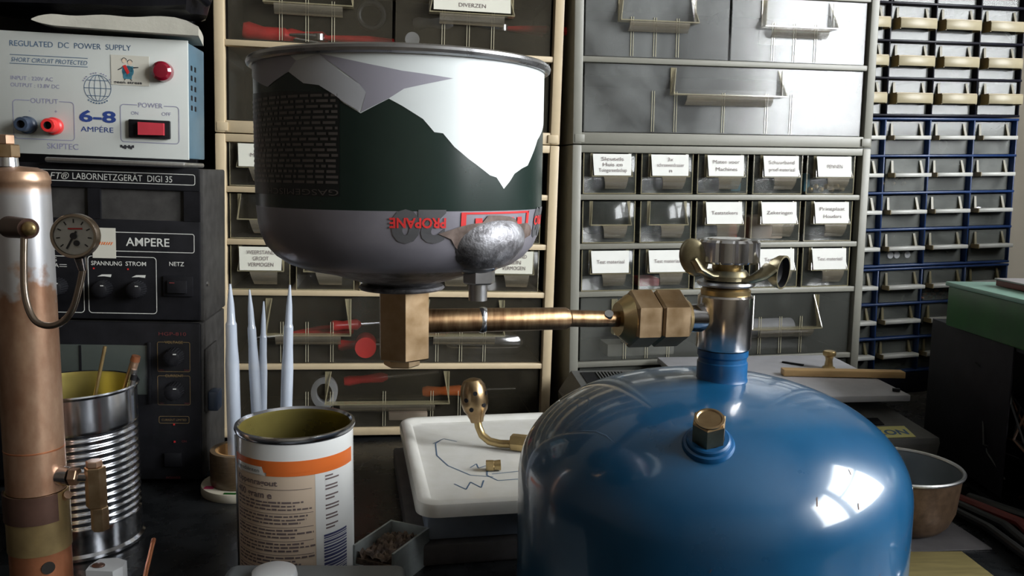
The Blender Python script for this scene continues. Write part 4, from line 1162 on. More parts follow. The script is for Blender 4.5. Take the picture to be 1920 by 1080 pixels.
mb.build('body', ['can_green', 'can_silver', 'steel_dark', 'inner_dark', 'can_white', 'can_lilac', 'can_pale', 'can_text_bg', 'can_text', 'can_digit', 'red_print', 'burn'], can)
MB().torus(.0632, .0019, 0, Matrix.Translation((0, 0, .0966)), n=96).build('rim', 'steel', can)
# steel boss patched into the shoulder, with its nut and stub
th = .80; bc = Vector((.0505 * math.sin(th), -.0505 * math.cos(th), z(.9872)))
mb = MB(); XB = Matrix.Translation(bc) @ Matrix.Rotation(th, 4, 'Z') @ Matrix.Rotation(.35, 4, 'X')
mb.ell((0, 0, .0030), (.0208, .0142, .0128), 0, XB, 48, 24)
boss = mb.build('welded_boss', 'steel_dark', can)
MB().ell((.0345, -.034, z(.9785)), (.0095, .0085, .0040), n=28).build('boss_foot', 'steel', boss)
hx = (-.0135 - CX, .3470 - CY)
MB().prism(6, .0068, z(.9710), z(.9775), 0, Matrix.Translation((hx[0], hx[1], 0)), .0006, .35).build('hex_nut', 'steel', boss)
MB().cyl((hx[0] - .0005, hx[1], z(.9640)), (hx[0] - .0005, hx[1], z(.9712)), .0038, .0038, 20).build('stub', 'steel', boss)

# ------------------------------------------------------------------ copper boiler with pressure gauge (left foreground)
QX, QY, QR = -.3107, .5390, .0180
bo = thing('boiler', 'upright copper boiler with brass fittings at the left edge', 'boiler', (QX, QY, BENCH))
zq = lambda v: v - BENCH
mb = MB()
mb.lathe([(0, zq(.8065)), (QR, zq(.8065)), (QR, zq(.8340)), (.01815, zq(.8342)), (.01815, zq(.8350)), (QR, zq(.8352)), (QR, zq(.9300)), (QR, zq(.9450)), (QR, zq(1.0020)), (.0178, zq(1.0050)), (.0183, zq(1.0060)), (.0183, zq(1.0090)), (.0165, zq(1.0130)), (.0110, zq(1.0155)), (0, zq(1.0165))], 56,
         mats=[0, 0, 1, 1, 1, 0, 0, 2, 0, 0, 0, 0, 0, 0])
mb.build('shell', ['boiler', 'copper', 'boiler'], bo)
MB().lathe([(QR + .0001, zq(.7665)), (QR + .0012, zq(.7665)), (QR + .0012, zq(.8060)), (QR + .0001, zq(.8060)), (QR + .0001, zq(.7665))], 56).build('lower_band', 'brass', bo)
mb = MB(); mb.lathe([(QR + .0014, zq(.7880)), (QR + .0022, zq(.7880)), (QR + .0022, zq(.8065)), (QR + .0014, zq(.8065)), (QR + .0014, zq(.7880))], 24, a0=-2.9, a1=-.44)
mb.build('brown_sleeve', 'brown_tape', bo)
mb = MB(); mb.lathe([(QR - .001, zq(.7290)), (QR + .0006, zq(.7290)), (QR + .0006, zq(.7664)), (QR - .001, zq(.7664)), (QR - .001, zq(.7290))], 56)
mb.build('firebox', 'copper', bo)
da = math.atan2(-QY, -QX)
hole = Vector((QX, QY, 0)); 
hd = da + .20
MB().lathe([(0, 0), (.0041, 0), (.0041, .0006), (0, .0006)], 24, 0, Matrix.Translation(((QR + .0004) * math.cos(hd), (QR + .0004) * math.sin(hd), zq(.7580))) @ Matrix.Rotation(hd, 4, 'Z') @ Matrix.Rotation(PI / 2, 4, 'Y')).build('air_hole', 'painted_shade', bo)  # dark disc painted as the shade within the hole
MB().lathe([(0, zq(.7270)), (.022, zq(.7270)), (.022, zq(.7288)), (0, zq(.7288))], 40).build('base_plate', 'steel_dark', bo)
KB = .92
bo.location = (QX * KB, QY * KB, 1.015 - (1.015 - BENCH) * KB); bo.scale = (KB, KB, KB)
# safety nut on top
sx = -.0035
MB().cyl((sx, -.004, zq(1.0160)), (sx, -.004, zq(1.0215)), .0062, .0058, 20).build('top_bush', 'solder', bo)
MB().prism(6, .0070, zq(1.0216), zq(1.0295), 0, Matrix.Translation((sx, -.004, 0)), .0006, .3).build('safety_nut', 'brass_dull', bo)
MB().prism(6, .0055, zq(1.0296), zq(1.0355), 0, Matrix.Translation((sx - .001, -.004, 0)), .0005, .1).build('safety_cap', 'copper_old', bo)
# elbow fitting, siphon loop and gauge
G = lambda x, y, zz: Vector((x - QX, y - QY, zz - BENCH))
f0 = G(-.3020, .5120, .9800); f1 = G(-.2775, .4885, .9808)
MB().cyl(f0, f1, .0066, .0058, 28).build('elbow_fitting', 'brown_tape', bo)
MB().ell(f1 + Vector((.0010, -.0012, 0)), (.0042, .0032, .0042)).build('fitting_end', 'brass', bo)
P = [G(-.2805, .4890, .9760), G(-.2800, .4860, .9600), G(-.2792, .4840, .9450), G(-.2762, .4820, .9345), G(-.2710, .4800, .9280), G(-.2630, .4790, .9262), G(-.2550, .4780, .9290), G(-.2485, .4770, .9365), G(-.2440, .4760, .9480), G(-.2405, .4752, .9600)]
sm = []
for i in range(len(P) - 1):
    a = P[max(i - 1, 0)]; b = P[i]; c = P[i + 1]; d = P[min(i + 2, len(P) - 1)]
    for k in range(4):
        t = k / 4; sm.append(.5 * ((2 * b) + (c - a) * t + (2 * a - 5 * b + 4 * c - d) * t * t + (3 * b - a - 3 * c + d) * t ** 3))
sm.append(P[-1])
MB().tube(sm, .0019, 12).build('siphon_pipe', 'gauge_case', bo)
gq = G(-.2415, .4700, .9785)
gf = Vector((.16, -1, .04)).normalized()
XG = Matrix.Translation(gq) @ gf.to_track_quat('Z', 'Y').to_matrix().to_4x4()
ga = MB().lathe([(0, -.0060), (.0105, -.0060), (.0122, -.0045), (.0122, .0022), (.0118, .0030), (.0106, .0030), (.0104, .0012), (0, .0012)], 48, 0, XG).build('pressure_gauge', 'gauge_case', bo)
mb = MB(); XD = XG @ Matrix.Translation((0, 0, .0013))
mb.lathe([(0, .0003), (.0103, .0003), (.0103, 0), (0, 0)], 40, 0, XD)
for k in range(9):
    a = math.radians(-40 + 260 * k / 8); T = XD @ Matrix.Rotation(a, 4, 'Z')
    mb.box(.0072, .0092, -.0003, .0003, .0004, .0006, 1, 0, T)
mb.build('dial', ['dial_white', 'ink'], ga)
# direction of "up" on the dial
XU = XD.to_3x3(); upl = XU.inverted() @ Vector((0, 0, 1)); ua = math.atan2(upl.y, upl.x)
T = XD @ Matrix.Rotation(ua, 4, 'Z')
MB().box(.0036, .0044, -.0045, .0030, .0005, .0007, 0, 0, T).build('red_mark', 'red_print', ga)
T2 = XD @ Matrix.Rotation(ua + math.radians(152), 4, 'Z')
mb = MB(); mb.box(-.0030, .0080, -.0005, .0005, .0009, .0012, 0, 0, T2); mb.lathe([(0, .0008), (.0018, .0008), (.0018, .0016), (0, .0016)], 20, 0, XD)
T3 = XD @ Matrix.Rotation(ua + math.radians(200), 4, 'Z'); mb.lathe([(0, .0008), (.0016, .0008), (.0016, .0013), (0, .0013)], 16, 0, T3 @ Matrix.Translation((.0042, 0, 0)))
mb.build('needle', 'ink', ga)
MB().cyl(G(-.2405, .4750, .9592), G(-.2408, .4730, .9665), .0024, .0032, 16).build('gauge_union', 'solder', bo)
# drain cock low on the right
v0 = Vector((QR, 0, zq(.8160)))
mb = MB(); mb.cyl((QR - .001, -.002, zq(.816)), (QR + .006, -.003, zq(.816)), .0068, .0060, 24); mb.build('drain_flange', 'chrome', bo)
hex_part('drain_nut', 'copper_old', bo, (QR + .0061, -.003, zq(.816)), (QR + .0115, -.003, zq(.816)), .0058, .0005)
MB().cyl((QR + .0116, -.003, zq(.8155)), (QR + .0185, -.003, zq(.8155)), .0033, .0033, 18).build('drain_pipe', 'chrome', bo)
vx = QR + .0225
vb = MB().prism(6, .0066, zq(.7960), zq(.8230), 0, Matrix.Translation((vx, -.003, 0)), .0005, .25).build('drain_valve', 'brass_dull', bo)
MB().prism(6, .0056, zq(.7800), zq(.7958), 0, Matrix.Translation((vx + .0016, -.003, 0)), .0005, .2).build('outlet_nut', 'brass_dull', vb)
MB().prism(6, .0052, zq(.8231), zq(.8270), 0, Matrix.Translation((vx - .0005, -.003, 0)), .0005, .2).build('cap_nut', 'copper_old', vb)
hdir = Vector((vx, -.003, 0))
MB().cyl((.0165, .0, zq(.799)), (QR + .004, -.003, zq(.8035)), .002, .0028, 10).build('bracket', 'copper_old', bo)

# ------------------------------------------------------------------ ribbed tin can with rods
KX, KY, KR = -.3086, .5870, .0423
kt = .1150
k2 = thing('tin_can', 'bare ribbed tin can holding metal rods, behind the boiler', 'tin can', (KX, KY, BENCH))
pr = [(0, .003), (KR - .002, .003), (KR, 0), (KR + .0008, .001), (KR + .0008, .003), (KR - .0008, .005), (KR - .0008, .021)]
for i in range(13 * 8 + 1):
    zz = .022 + .066 * i / (13 * 8); pr.append((KR - .0008 - .0013 * (.5 - .5 * math.cos(2 * PI * i / 8)), zz))
pr += [(KR - .0008, .090), (KR - .0008, kt - .003), (KR + .0006, kt - .0022), (KR + .0010, kt - .001), (KR + .0004, kt), (KR - .0012, kt - .0004)]
nb = len(pr) - 1
pr += [(KR - .0018, kt - .004), (KR - .0018, .089), (KR - .003, .085), (KR - .003, .012), (0, .0115)]
mb = MB(); mb.lathe(pr, 96, mats=[0] * nb + [1] * (len(pr) - 1 - nb))
mb.build('body', ['tin', 'gold_lacquer'], k2)
# upright solder seam
sa = -1.28
MB().box(-.0009, .0009, -.0010, .0004, .004, kt - .004, 0, 0, Matrix.Rotation(0, 4, 'Z') @ Matrix.Translation((0.000, -KR - .0001, 0))).build('seam', 'steel', k2)
def rod(name, p0, p1, r, m, label, cat='rod', group=None, tipm=None):
    t = thing(name, label, cat, p0, 0, 0, group); d = Vector(p1) - Vector(p0)
    MB().cyl((0, 0, 0), d, r, r, 16).build('shaft', m, t)
    MB().cyl(d * 1.0005, d * 1.0 + d.normalized() * .004, r * 1.12, r * 1.0, 16).build('tip', tipm or m, t)
    return t
rod('needle_rod', (-.3120, .577, .7625), (-.2840, .584, .889), .0012, 'brass', 'thin brass needle leaning out of the ribbed tin can')
rod('copper_tube', (-.3080, .6010, .7640), (-.2700, .600, .8790), .0030, 'copper_old', 'thickest copper-tipped tube leaning right in the ribbed can', tipm='copper')
rod('steel_tube', (-.2980, .5900, .7640), (-.2690, .594, .8705), .0022, 'steel', 'steel tube below the copper-tipped one in the ribbed can')
rod('steel_tube', (-.2900, .5780, .7640), (-.2665, .588, .8680), .0019, 'steel', 'rightmost thin steel tube in the ribbed can', tipm='blackp')

# ------------------------------------------------------------------ printed food tin
NX, NY, NR = -.1376, .5311, .0368
nt_ = .1070
k1 = thing('tin_can', 'open white food tin with orange band and printed text', 'tin can', (NX, NY, BENCH))
pr = [(0, .003), (NR - .002, .003), (NR, 0), (NR + .0006, .001), (NR + .0005, .003), (NR - .0004, .0045), (NR - .0004, nt_ - .0045), (NR + .0004, nt_ - .0036), (NR + .0010, nt_ - .0020), (NR + .0006, nt_ - .0003), (NR - .0010, nt_)]
nb = len(pr) - 1
pr += [(NR - .0022, nt_ - .0015), (NR - .0022, nt_ - .004), (NR - .0014, nt_ - .006), (NR - .0014, .005), (0, .0045)]
mb = MB(); mb.lathe(pr, 80, mats=[1, 1, 1, 1, 1, 0] + [1] * (nb - 6) + [1] + [2] * (len(pr) - 2 - nb))
mb.build('body', ['white_tin', 'tin', 'gold_lacquer'], k1)
MB().box(-.0008, .0008, -.0007, .0003, .005, nt_ - .005, 0, 0, Matrix.Rotation(-1.16, 4, 'Z') @ Matrix.Translation((0, -NR, 0))).build('seam', 'tin', k1)
mb = MB(); Rn = lambda z_: NR - .0004
# beige text field, orange band with its tab, white column, barcode
wrap_poly(mb, [(-1.10, .006), (.88, .006), (.88, .083), (-1.10, .083)], Rn, 0, .0001)
wrap_poly(mb, [(-1.10, .0850), (1.45, .0850), (1.45, .0925), (-1.10, .0925)], Rn, 1, .0003)
wrap_poly(mb, [(-.25, .083), (1.45, .083), (1.45, .0852), (-.25, .0852)], Rn, 1, .0003)
wrap_poly(mb, [(-1.02, .0835), (-.28, .0835), (-.33, .0885), (-1.02, .0885)], Rn, 3, .0004)
wrap_text(mb, 'Ingredi\u00ebnten', -.98, .0848, .0024, Rn, 2, w=.60, eps=.0006)
wrap_text(mb, 'Kippenragout', -.98, .0770, .0034, Rn, 4, w=.92, bold=.02)
wrap_text(mb, '400 gram e', -.98, .0690, .0040, Rn, 4, w=.82, bold=.02)
wrap_poly(mb, [(-1.00, .0745), (.50, .0745), (.50, .0748), (-1.00, .0748)], Rn, 4, .0003)
wrap_poly(mb, [(-1.60, .006), (-1.20, .006), (-1.20, .083), (-1.60, .083)], Rn, 1, .0002)
rng = random.Random(11)
zz = .0660; k = 0
while zz > .0090:
    if k % 4 == 3:
        wrap_poly(mb, [(-1.00, zz), (.52, zz), (.52, zz + .0003), (-1.00, zz + .0003)], Rn, 4, .0003)
    else:
        th = -.98
        end = rng.uniform(.2, .55)
        while th < end:
            w_ = rng.uniform(.04, .16); e = min(th + w_, end)
            hh = rng.uniform(.0009, .0013)
            wrap_poly(mb, [(th, zz), (e, zz), (e, zz + hh), (th, zz + hh)], Rn, 4, .0003); th += w_ + .022
    zz -= .0022; k += 1
wrap_poly(mb, [(.56, .006), (1.5, .006), (1.5, .083), (.56, .083)], Rn, 3, .0002)
zz = .0800; k = 0
while zz > .046:
    if k % 3 != 2:
        w_ = rng.uniform(.10, .30); wrap_poly(mb, [(.74, zz), (.74 + w_, zz), (.74 + w_, zz + .0010), (.74, zz + .0010)], Rn, 4, .0004)
    zz -= .0021; k += 1
zz = .0430
while zz > .008:
    hh = rng.uniform(.0004, .0017)
    wrap_poly(mb, [(.70, zz - hh), (1.22, zz - hh), (1.22, zz), (.70, zz)], Rn, 5, .0004); zz -= hh + rng.uniform(.0004, .0010)
mb.build('label', ['label_beige', 'orange', 'ink', 'white_tin', 'ink_soft', 'barcode'], k1)

# ------------------------------------------------------------------ tape roll, disc, pipettes
DX, DY = -.2240, .6900
o = thing('disc', 'printed round disc under the brown tape roll', 'disc', (DX, DY, BENCH))
mb = MB(); mb.lathe([(0, .0001), (.0330, .0001), (.0334, .0011), (.0334, .0065), (.0330, .0072), (0, .0072)], 64)
mb.build('base', 'disc', o)
mb = MB(); mb.box(-.026, -.018, -.020, -.014, .0073, .0075, 0); mb.build('pink_print', 'pink', o)
mb = MB(); mb.box(-.006, .004, -.0315, -.028, .0073, .0075, 0); mb.build('green_print', 'green_dark', o)
o = thing('tape_roll', 'brown roll of tape with pipettes standing in it', 'tape', (DX, DY + .0005, BENCH + .0077))
MB().lathe([(.0215, 0), (.0254, .0), (.0260, .002), (.0260, .026), (.0254, .028), (.0215, .028), (.0215, 0)], 56).build('tape', 'tape_out', o)
MB().lathe([(.0195, .0005), (.0213, .0005), (.0213, .0278), (.0195, .0278), (.0195, .0005)], 48).build('core', 'tape_core', o)
def pipette(p0, p1, r, label):
    p0, p1 = Vector(p0), Vector(p1); d = (p1 - p0); L = d.length
    t = thing('pipette', label, 'pipette', p0, 0, 0, 'milky plastic pipettes')
    X = d.to_track_quat('Z', 'Y').to_matrix().to_4x4()
    MB().lathe([(0, 0), (r * .9, .001), (r, .004), (r, L * .60), (r * .82, L * .70), (r * .78, L * .80)], 20, 0, X).build('barrel', 'pipette', t)
    MB().lathe([(r * .78, L * .8001), (r * .62, L * .815), (r * .50, L * .90), (r * .16, L), (0, L)], 20, 0, X).build('tip', 'pipette', t)
pipette((-.2300, .690, .7580), (-.2300, .690, .9240), .0056, 'leftmost and widest milky pipette in the tape roll')
pipette((-.2105, .695, .7580), (-.2155, .694, .9190), .0044, 'second milky pipette from the left, leaning left')
pipette((-.2120, .704, .7580), (-.2070, .704, .9080), .0036, 'shortest milky pipette, crossing behind its neighbour')
pipette((-.1890, .688, .7502), (-.1812, .690, .9240), .0048, 'rightmost milky pipette, standing alone behind the white tin')

# ------------------------------------------------------------------ white pan on a box, torch and fitting
SPX, SPY, SYAW = -.0600, .5360, .19
ks = thing('kitchen_scale', 'blue-grey boxy scale carrying a white enamel pan', 'scale', (SPX, SPY, BENCH), SYAW)
MB().box(.008, .140, .020, .200, .0155, .0400, 0, .003).build('housing', 'scale_grey', ks)
MB().box(-.004, .140, .014, .228, 0, .0154, 0, .002).build('base', 'dark_base', ks)
pan = thing('pan', 'white enamel pan with pen scribbles, upside down on the scale', 'pan', (SPX, SPY, BENCH + .0402), SYAW)
def rr_pts(x0, x1, y0, y1, r, n=8):
    o = []
    for cx, cy, a in ((x1 - r, y1 - r, 0), (x0 + r, y1 - r, 90), (x0 + r, y0 + r, 180), (x1 - r, y0 + r, 270)):
        for k in range(n + 1):
            b = math.radians(a + 90 * k / n); o.append((cx + r * math.cos(b), cy + r * math.sin(b)))
    return o
rings = [(0.0, .0000, .015), (0.0, .0060, .015), (.0010, .0085, .014), (.0030, .0098, .012), (.0060, .0098, .010), (.0085, .0088, .009), (.0110, .0062, .008), (.0150, .0055, .007)]
vs = []; fs = []; nn_ = 36
for ins, zz, r in rings: vs += [(x, y_, zz) for x, y_ in rr_pts(ins, .142 - ins, ins, .208 - ins, r)]
for k in range(len(rings) - 1):
    for i in range(nn_):
        j = (i + 1) % nn_; fs.append((k * nn_ + i, k * nn_ + j, (k + 1) * nn_ + j, (k + 1) * nn_ + i))
fs.append(tuple((len(rings) - 1) * nn_ + i for i in range(nn_))); fs.append(tuple(reversed(range(nn_))))
mb = MB(); mb.add(vs, fs, 0, None, True)
def stroke(mb, pts, z_, w_=.0010, mi=1):
    for (a, b), (c, d) in zip(pts, pts[1:]):
        L = math.hypot(c - a, d - b) or 1; nx, ny = -(d - b) / L * w_ / 2, (c - a) / L * w_ / 2
        mb.add([(a + nx, b + ny, z_), (c + nx, d + ny, z_), (c - nx, d - ny, z_), (a - nx, b - ny, z_)], [(0, 1, 2, 3)], mi)
zf = .00565
stroke(mb, [(.032, .150), (.026, .140), (.024, .110), (.030, .085), (.044, .062), (.060, .056)], zf)
stroke(mb, [(.024, .140), (.034, .152), (.044, .143)], zf)
stroke(mb, [(.030, .046), (.037, .034), (.042, .048), (.048, .036), (.052, .050)], zf)
stroke(mb, [(.046, .078), (.052, .086), (.052, .076), (.060, .082), (.066, .092)], zf)
stroke(mb, [(.058, .072), (.056, .060), (.062, .048), (.100, .050), (.136, .052)], zf)
stroke(mb, [(.060, .062), (.100, .068)], zf)
mb.build('shell', ['white_pan', 'ink_navy'], pan)
# torch tip
FZ = BENCH + .0402 + .0058
to = thing('torch_tip', 'brass torch tip with bent neck standing up on the white pan', 'torch tip', (.0060, .6640, FZ))
T0 = lambda x, y_, zz: Vector((x - .0060, y_ - .6640, zz - FZ))
MB().tube([T0(.002, .6640, .8010), T0(-.008, .6660, .8005), T0(-.0165, .6690, .8015), T0(-.0225, .6720, .8055), T0(-.0255, .6740, .8120), T0(-.0265, .6745, .8180)], .0032, 16).build('neck', 'brass', to)
hex_part('hex_nut', 'brass', to, T0(.001, .6640, .8030), T0(.016, .6600, .8030), .0068)
axd = Vector((-.13, .06, 1)).normalized(); XT = Matrix.Translation(T0(-.0268, .6745, .8160)) @ axd.to_track_quat('Z', 'Y').to_matrix().to_4x4()
tp = MB().lathe([(0, 0), (.0052, 0), (.0060, .003), (.0072, .0055), (.0074, .0065), (.0098, .0100), (.0112, .0160), (.0110, .0240), (.0098, .0300), (.0070, .0345), (.0030, .0360), (0, .0360)], 36, 0, XT).build('nozzle', 'torch_bronze', to)
mb = MB()
for (a, zz, rr) in ((.18, .026, .0110), (-.55, .020, .0113), (-.25, .0125, .0106), (.75, .016, .0112), (1.2, .025, .0110)):
    dr_ = Vector((math.sin(a), -math.cos(a), 0)); p_ = XT @ Vector((0, 0, zz)) + dr_ * (rr - .0002)
    mb.lathe([(0, 0), (.0018, 0), (.0018, .0006), (0, .0006)], 16, 0, Matrix.Translation(p_) @ dr_.to_track_quat('Z', 'Y').to_matrix().to_4x4())
mb.build('air_holes', 'blackp', tp)
ft = MB().cyl((-.005, 0, .0040), (.001, .0006, .0040), .0040, hexa=True, ch=.0004); ft.cyl((.0011, .0006, .0040), (.0060, .0010, .0042), .0036, .0040, 18)
o = ft.build('brass_fitting', 'brass', None, (-.0125, .6150, FZ)); tag(o, 'tiny brass fitting lying on the front of the white pan', 'fitting')

# ------------------------------------------------------------------ grey desk scale behind the bottle
dv = thing('desk_scale', 'grey desk scale with vents and yellow sticker behind the blue bottle', 'scale', (.0720, .6760, BENCH), .13)
mb = MB()
Wd, Dd = .300, .178
out = [(.006, 0, 0), (Wd - .006, 0, 0), (Wd - .006, Dd, 0), (.006, Dd, 0), (0, -.004, .042), (Wd, -.004, .042), (Wd, Dd, .042), (0, Dd, .042),
       (.001, -.004, .047), (Wd - .001, -.004, .047), (Wd - .016, .055, .0600), (.012, .055, .0600), (Wd - .016, Dd - .004, .0690), (.012, Dd - .004, .0690), (Wd, Dd, .047), (0, Dd, .047)]
mb.add(out, [(3, 2, 1, 0), (0, 1, 5, 4), (1, 2, 6, 5), (2, 3, 7, 6), (3, 0, 4, 7), (4, 5, 9, 8), (8, 9, 10, 11), (5, 6, 14, 9), (9, 14, 12, 10), (7, 4, 8, 15), (15, 8, 11, 13), (6, 7, 15, 14), (14, 15, 13, 12), (11, 10, 12, 13)], 0)
mb.build('housing', 'device_grey', dv)
XV = Matrix.Translation((0, .055, .0600)) @ Matrix.Rotation(math.atan2(.009, .119), 4, 'X')
vt = MB().box(.020, .066, .060, .112, .0001, .0007, 0, 0, XV).build('vent_grille', 'blackp', dv)
mb = MB()
for k in range(9): mb.box(.035 + .0034 * k, .0362 + .0034 * k, .061, .111, .0008, .0018, 0, 0, XV)
mb.build('slats', 'device_grey', vt)
pf = MB().box(.105, Wd - .004, 0, .148, -.0060, 0, 0, .0010, Matrix.Translation((0, .036, .0745)) @ Matrix.Rotation(.037, 4, 'X')).build('platform', 'platform', dv)
MB().box(.13, .26, .065, .145, .0640, .0685, 0).build('platform_support', 'blackp', dv)
XS = Matrix.Translation((0, -.004, .0470)) @ Matrix.Rotation(math.atan2(.013, .059), 4, 'X')
MB().box(.190, .262, .024, .036, .0003, .0010, 0, 0, XS).build('display', 'psu_black', dv)
mb = MB(); mb.box(.217, .2785, .002, .0205, .0003, .0009, 0, 0, XS)
t2 = MB(); put_text(t2, 'EKON', .2750, 0, .0080, 0, 0, w=.036, align='RIGHT', bold=.03)
mb.add([(v.x, .0060 + v.z, .0011) for v in t2.v], t2.f, 1, XS)
mb.build('yellow_sticker', ['sticker_yellow', 'ink_navy'], dv)
DM = lambda u, v, zz: Matrix.Translation((.0720, .6760, BENCH)) @ Matrix.Rotation(.13, 4, 'Z') @ Vector((u, v, zz))
# wooden strip, brass knob pin and dark chip lying on the platform
q = DM(.206, .102, 0.0774)
tag(MB().box(0, .116, 0, .012, 0, .0062, 0, .0006).build('wood_strip', 'wood', None, None, Matrix.Translation(q) @ Matrix.Rotation(-.02, 4, 'Z')), 'pale wooden strip lying across the white scale platform', 'strip')
q = DM(.266, .130, 0.0785)
o = thing('turned_brass_pin', 'small turned brass pin standing behind the wooden strip', 'knob', q)
MB().lathe([(0, 0), (.0062, 0), (.0062, .001), (.0042, .002), (.0034, .008), (.0040, .011), (.0062, .013), (.0066, .0155), (.0058, .0172), (.0030, .0180), (0, .0180)], 28).build('body', 'brass', o)
q = DM(.245, .140, 0.0788); tag(MB().box(0, .022, 0, .003, 0, .0016, 0, .0003).build('dark_chip', 'psu_black', None, None, Matrix.Translation(q) @ Matrix.Rotation(2.5, 4, 'Z')), 'thin dark stick at the back of the scale platform', 'stick')
q = DM(.284, .046, 0.0754); tag(MB().box(0, .0065, 0, .004, 0, .0028, 0, .0005).build('black_chip', 'psu_black', None, None, Matrix.Translation(q) @ Matrix.Rotation(-.3, 4, 'Z')), 'small black chip near the front right of the scale platform', 'chip')
q = DM(.078, .140, .0676); tag(MB().box(0, .024, 0, .020, 0, .0045, 0, .0006).build('grey_block', 'alu', None, None, Matrix.Translation(q) @ Matrix.Rotation(.2, 4, 'Z')), 'flat silver block left of the platform, behind the bottle neck', 'block')

# ------------------------------------------------------------------ right: bowl, boards, chassis, folders
b_ = thing('bowl', 'round aluminium bowl with browned outside, right of the blue bottle', 'bowl', (.3010, .6370, BENCH + .0018))
MB().lathe([(0, 0), (.0300, 0), (.0340, .0016), (.0380, .0060), (.0420, .0160), (.0446, .0420), (.0450, .0440)], 64).build('outside', 'pan_brown', b_)
MB().lathe([(.0451, .0436), (.0466, .0444), (.0470, .0456), (.0462, .0466), (.0446, .0462), (.0440, .0450), (.0451, .0436)], 64).build('rim', 'alu', b_)
MB().lathe([(.0440, .0446), (.0412, .0170), (.0370, .0070), (.0300, .0030), (0, .0026)], 64).build('inside', 'pan_in', b_)
tag(MB().box(0, .120, 0, .115, .0002, .0012, 0).build('metal_sheet', 'dark_base', None, None, Matrix.Translation((.2330, .580, BENCH)) @ Matrix.Rotation(.1, 4, 'Z')), 'grey metal sheet lying under the round bowl', 'sheet')
tag(MB().box(0, .105, -.10, 0, .0002, .0050, 0, .0006).build('board', 'yellow_wood', None, None, Matrix.Translation((.2180, .5730, BENCH)) @ Matrix.Rotation(.05, 4, 'Z')), 'yellowed wooden board in front of the bowl', 'board')
o = thing('metal_ring', 'bright curved metal ring at the lower right corner', 'ring', (.3150, .4300, BENCH))
MB().lathe([(.030 + .0030 * math.cos(2 * PI * i / 10), .0032 + .0030 * math.sin(2 * PI * i / 10)) for i in range(11)], 48, 0, Matrix.Translation((0, 0, .027)) @ Matrix.Rotation(-.5, 4, 'X') @ Matrix.Rotation(.5, 4, 'Y')).build('loop', 'steel', o)
MB().box(-.012, .012, .018, .040, 0, .012, 0, .002).build('clamp', 'psu_black', o)

ch = thing('electronics_chassis', 'dark open electronics chassis with loose wires at the right', 'electronics', (.4000, .5300, BENCH), -.02)
mb = MB()
mb.box(0, .26, .275, .279, 0, .135, 0, .0006); mb.box(0, .26, 0, .279, 0, .003, 0); mb.box(0, .26, 0, .279, .132, .135, 0); mb.box(.256, .26, 0, .279, .003, .132, 0)
mb.build('frame', 'psu_black', ch)
MB().box(-.0015, 0, .14, .279, .01, .1352, 0, .0004).build('side_panel', 'sheet_dark', ch)
mb = MB(); mb.box(.03, .15, .04, .20, .0031, .075, 0, .002); mb.build('transformer', 'psu_black', ch)
rng = random.Random(21)
for k in range(9):
    y0_ = rng.uniform(.05, .2); pts = [Vector((.012 + rng.uniform(0, .01), y0_, .006))]
    for j in range(1, 6): pts.append(Vector((.004 + rng.uniform(-.012, .02), y0_ + .03 * (j - 2) + rng.uniform(-.015, .015), .01 + .02 * j * rng.uniform(.6, 1.1))))
    MB().tube(pts, .0009, 8).build('wire', 'cable_brown' if k % 2 else 'cable_black', ch)
for k in range(4):
    p = [(.345 + .012 * k, .69 - .004 * k, BENCH + .006), (.365 + .012 * k, .62, BENCH + .005 + .002 * k), (.362 + .008 * k, .55, BENCH + .007), (.36 + .012 * k, .50, BENCH + .006)]
    p = [Vector(v) for v in p]
    o = MB().tube(p, .0035 + .0004 * k, 10).build('cable', 'cable_black' if k != 2 else 'red_dark')
    tag(o, ['black cable on the bench, nearest the bowl', 'black cable on the bench, second from the bowl', 'dark red cable among the black ones on the bench', 'black cable on the bench, touching the chassis'][k], 'cable')
gb = thing('plastic_box', 'green plastic box with pale lid on the electronics chassis', 'box', (.4010, .5450, BENCH + .1356), .02)
MB().box(0, .22, 0, .225, 0, .036, 0, .0015).build('body', 'green_dark', gb)
MB().box(-.002, .222, -.002, .227, .0361, .0400, 0, .0010).build('lid', 'green_pale', gb)
fo = thing('folder', 'pale grey folder with dark red edge on the green box', 'folder', (.4280, .5450, BENCH + .1762), .03)
MB().box(0, .19, 0, .195, 0, .0050, 0, .0006).build('pages', 'red_dark', fo)
MB().box(-.001, .191, -.001, .196, .0051, .0065, 0, .0004).build('cover', 'grey_paper', fo)
o = thing('wall_socket', 'small white wall socket beside the blue cabinet', 'socket', (RM @ Vector((.870, FV - .0005, 1.080))), ROOM_YAW)
MB().box(-.012, .040, -.012, 0, -.008, .040, 0, .003).build('plate', 'white_soft', o)
MB().lathe([(0, 0), (.014, 0), (.014, .022), (.010, .026), (0, .026)], 24, 0, Matrix.Translation((.016, -.0122, .004)) @ XF).build('plug', 'dark_base', o)
MB().tube([Vector((.018, -.030, .0)), Vector((.020, -.032, -.05)), Vector((.016, -.020, -.12)), Vector((.004, -.012, -.20))], .0028, 10).build('cord', 'cable_brown', o)

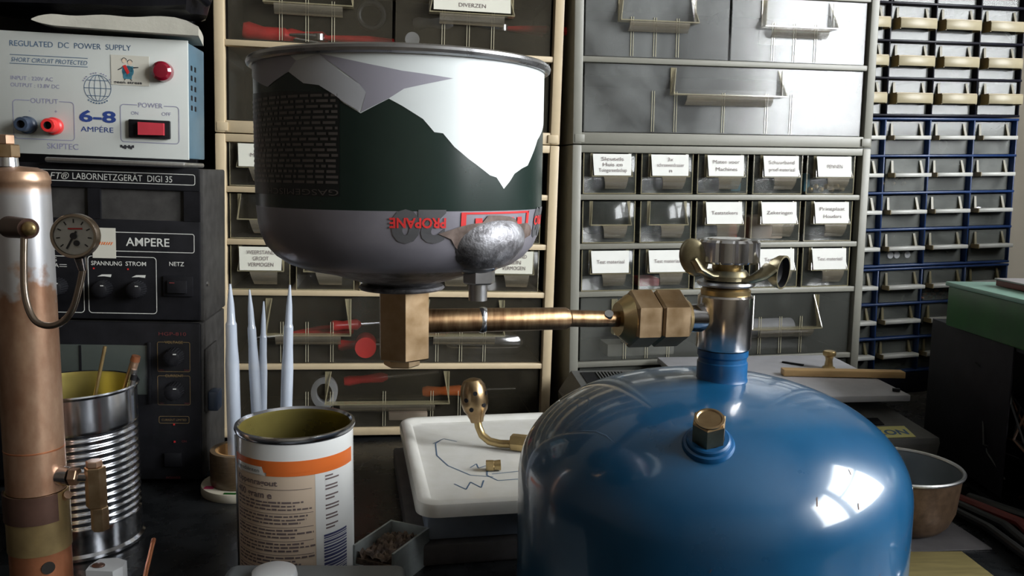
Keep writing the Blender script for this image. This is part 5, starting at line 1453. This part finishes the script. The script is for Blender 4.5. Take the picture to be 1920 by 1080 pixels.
o = thing('added_shade_box', 'added black box out of view, shading the lower right from the window', 'case', (.70, .62, BENCH), .1)  # added unseen block, keeps window light off the lower right
MB().box(0, .22, 0, .34, 0, .270, 0, .004).build('body', 'psu_black', o)
MB().box(.02, .20, -.004, -.0005, .03, .24, 0, .001).build('front_panel', 'dark_base', o)

# ------------------------------------------------------------------ foreground bits at the bottom edge
g = thing('grey_case', 'low dark grey case at the bottom edge before the food tin', 'case', (-.1580, .3500, BENCH), .03)
MB().box(0, .103, 0, .120, 0, .0405, 0, .006, None, 3).build('body', 'grey_soft', g)
o = MB().lathe([(0, 0), (.0125, 0), (.0128, .001), (.0120, .0045), (.0090, .0060), (0, .0062)], 32).build('bottle_top', 'white_soft', None, (-.1300, .4500, BENCH + .0406)); tag(o, 'milky white cap lying on the low grey case', 'cap')
tr_ = thing('steel_tray', 'small galvanised channel with rusty sediment beside the food tin', 'tray', (-.1010, .5290, BENCH), -.42)
mb = MB(); a, b, h_ = .031, .046, .0250
mb.box(0, a, 0, b, 0, .012, 0); mb.box(0, .0016, 0, b, .0121, h_, 0); mb.box(a - .0016, a, 0, b, .0121, h_, 0); mb.box(.0016, a - .0016, b - .0016, b, .0121, h_, 0)
mb.build('channel', 'zinc', tr_)
bm2 = bmesh.new(); bmesh.ops.create_grid(bm2, x_segments=16, y_segments=24, size=1)
rng = random.Random(2)
for v in bm2.verts:
    v.co = Vector((a / 2 + v.co.x * (a / 2 - .0017), b / 2 + v.co.y * (b / 2 - .002), .0175 + rng.uniform(-.0022, .0030)))
rb = MB().bm(bm2, 0, None, False); rb.box(.0018, a - .0018, .001, b - .0018, .0122, .0160, 0)
rb.build('sediment', 'rust', tr_)
o = thing('plastic_clip', 'pale plastic clip standing beside the boiler foot', 'clip', (-.2500, .4960, BENCH))
MB().plan([(-.009, 0), (.008, -.001), (.011, .006), (.010, .014), (.002, .018), (-.008, .016), (-.010, .007)], .0001, .0210, 0).build('body', 'white_soft', o)
MB().ell((-.004, .006, .0215), (.004, .003, .0015)).build('end_cap', 'brown_tape', o)
rod('copper_rod', (-.2365, .5250, BENCH), (-.2450, .5600, BENCH + .010), .0016, 'copper', 'thin copper rod leaning near the foot of the ribbed can')
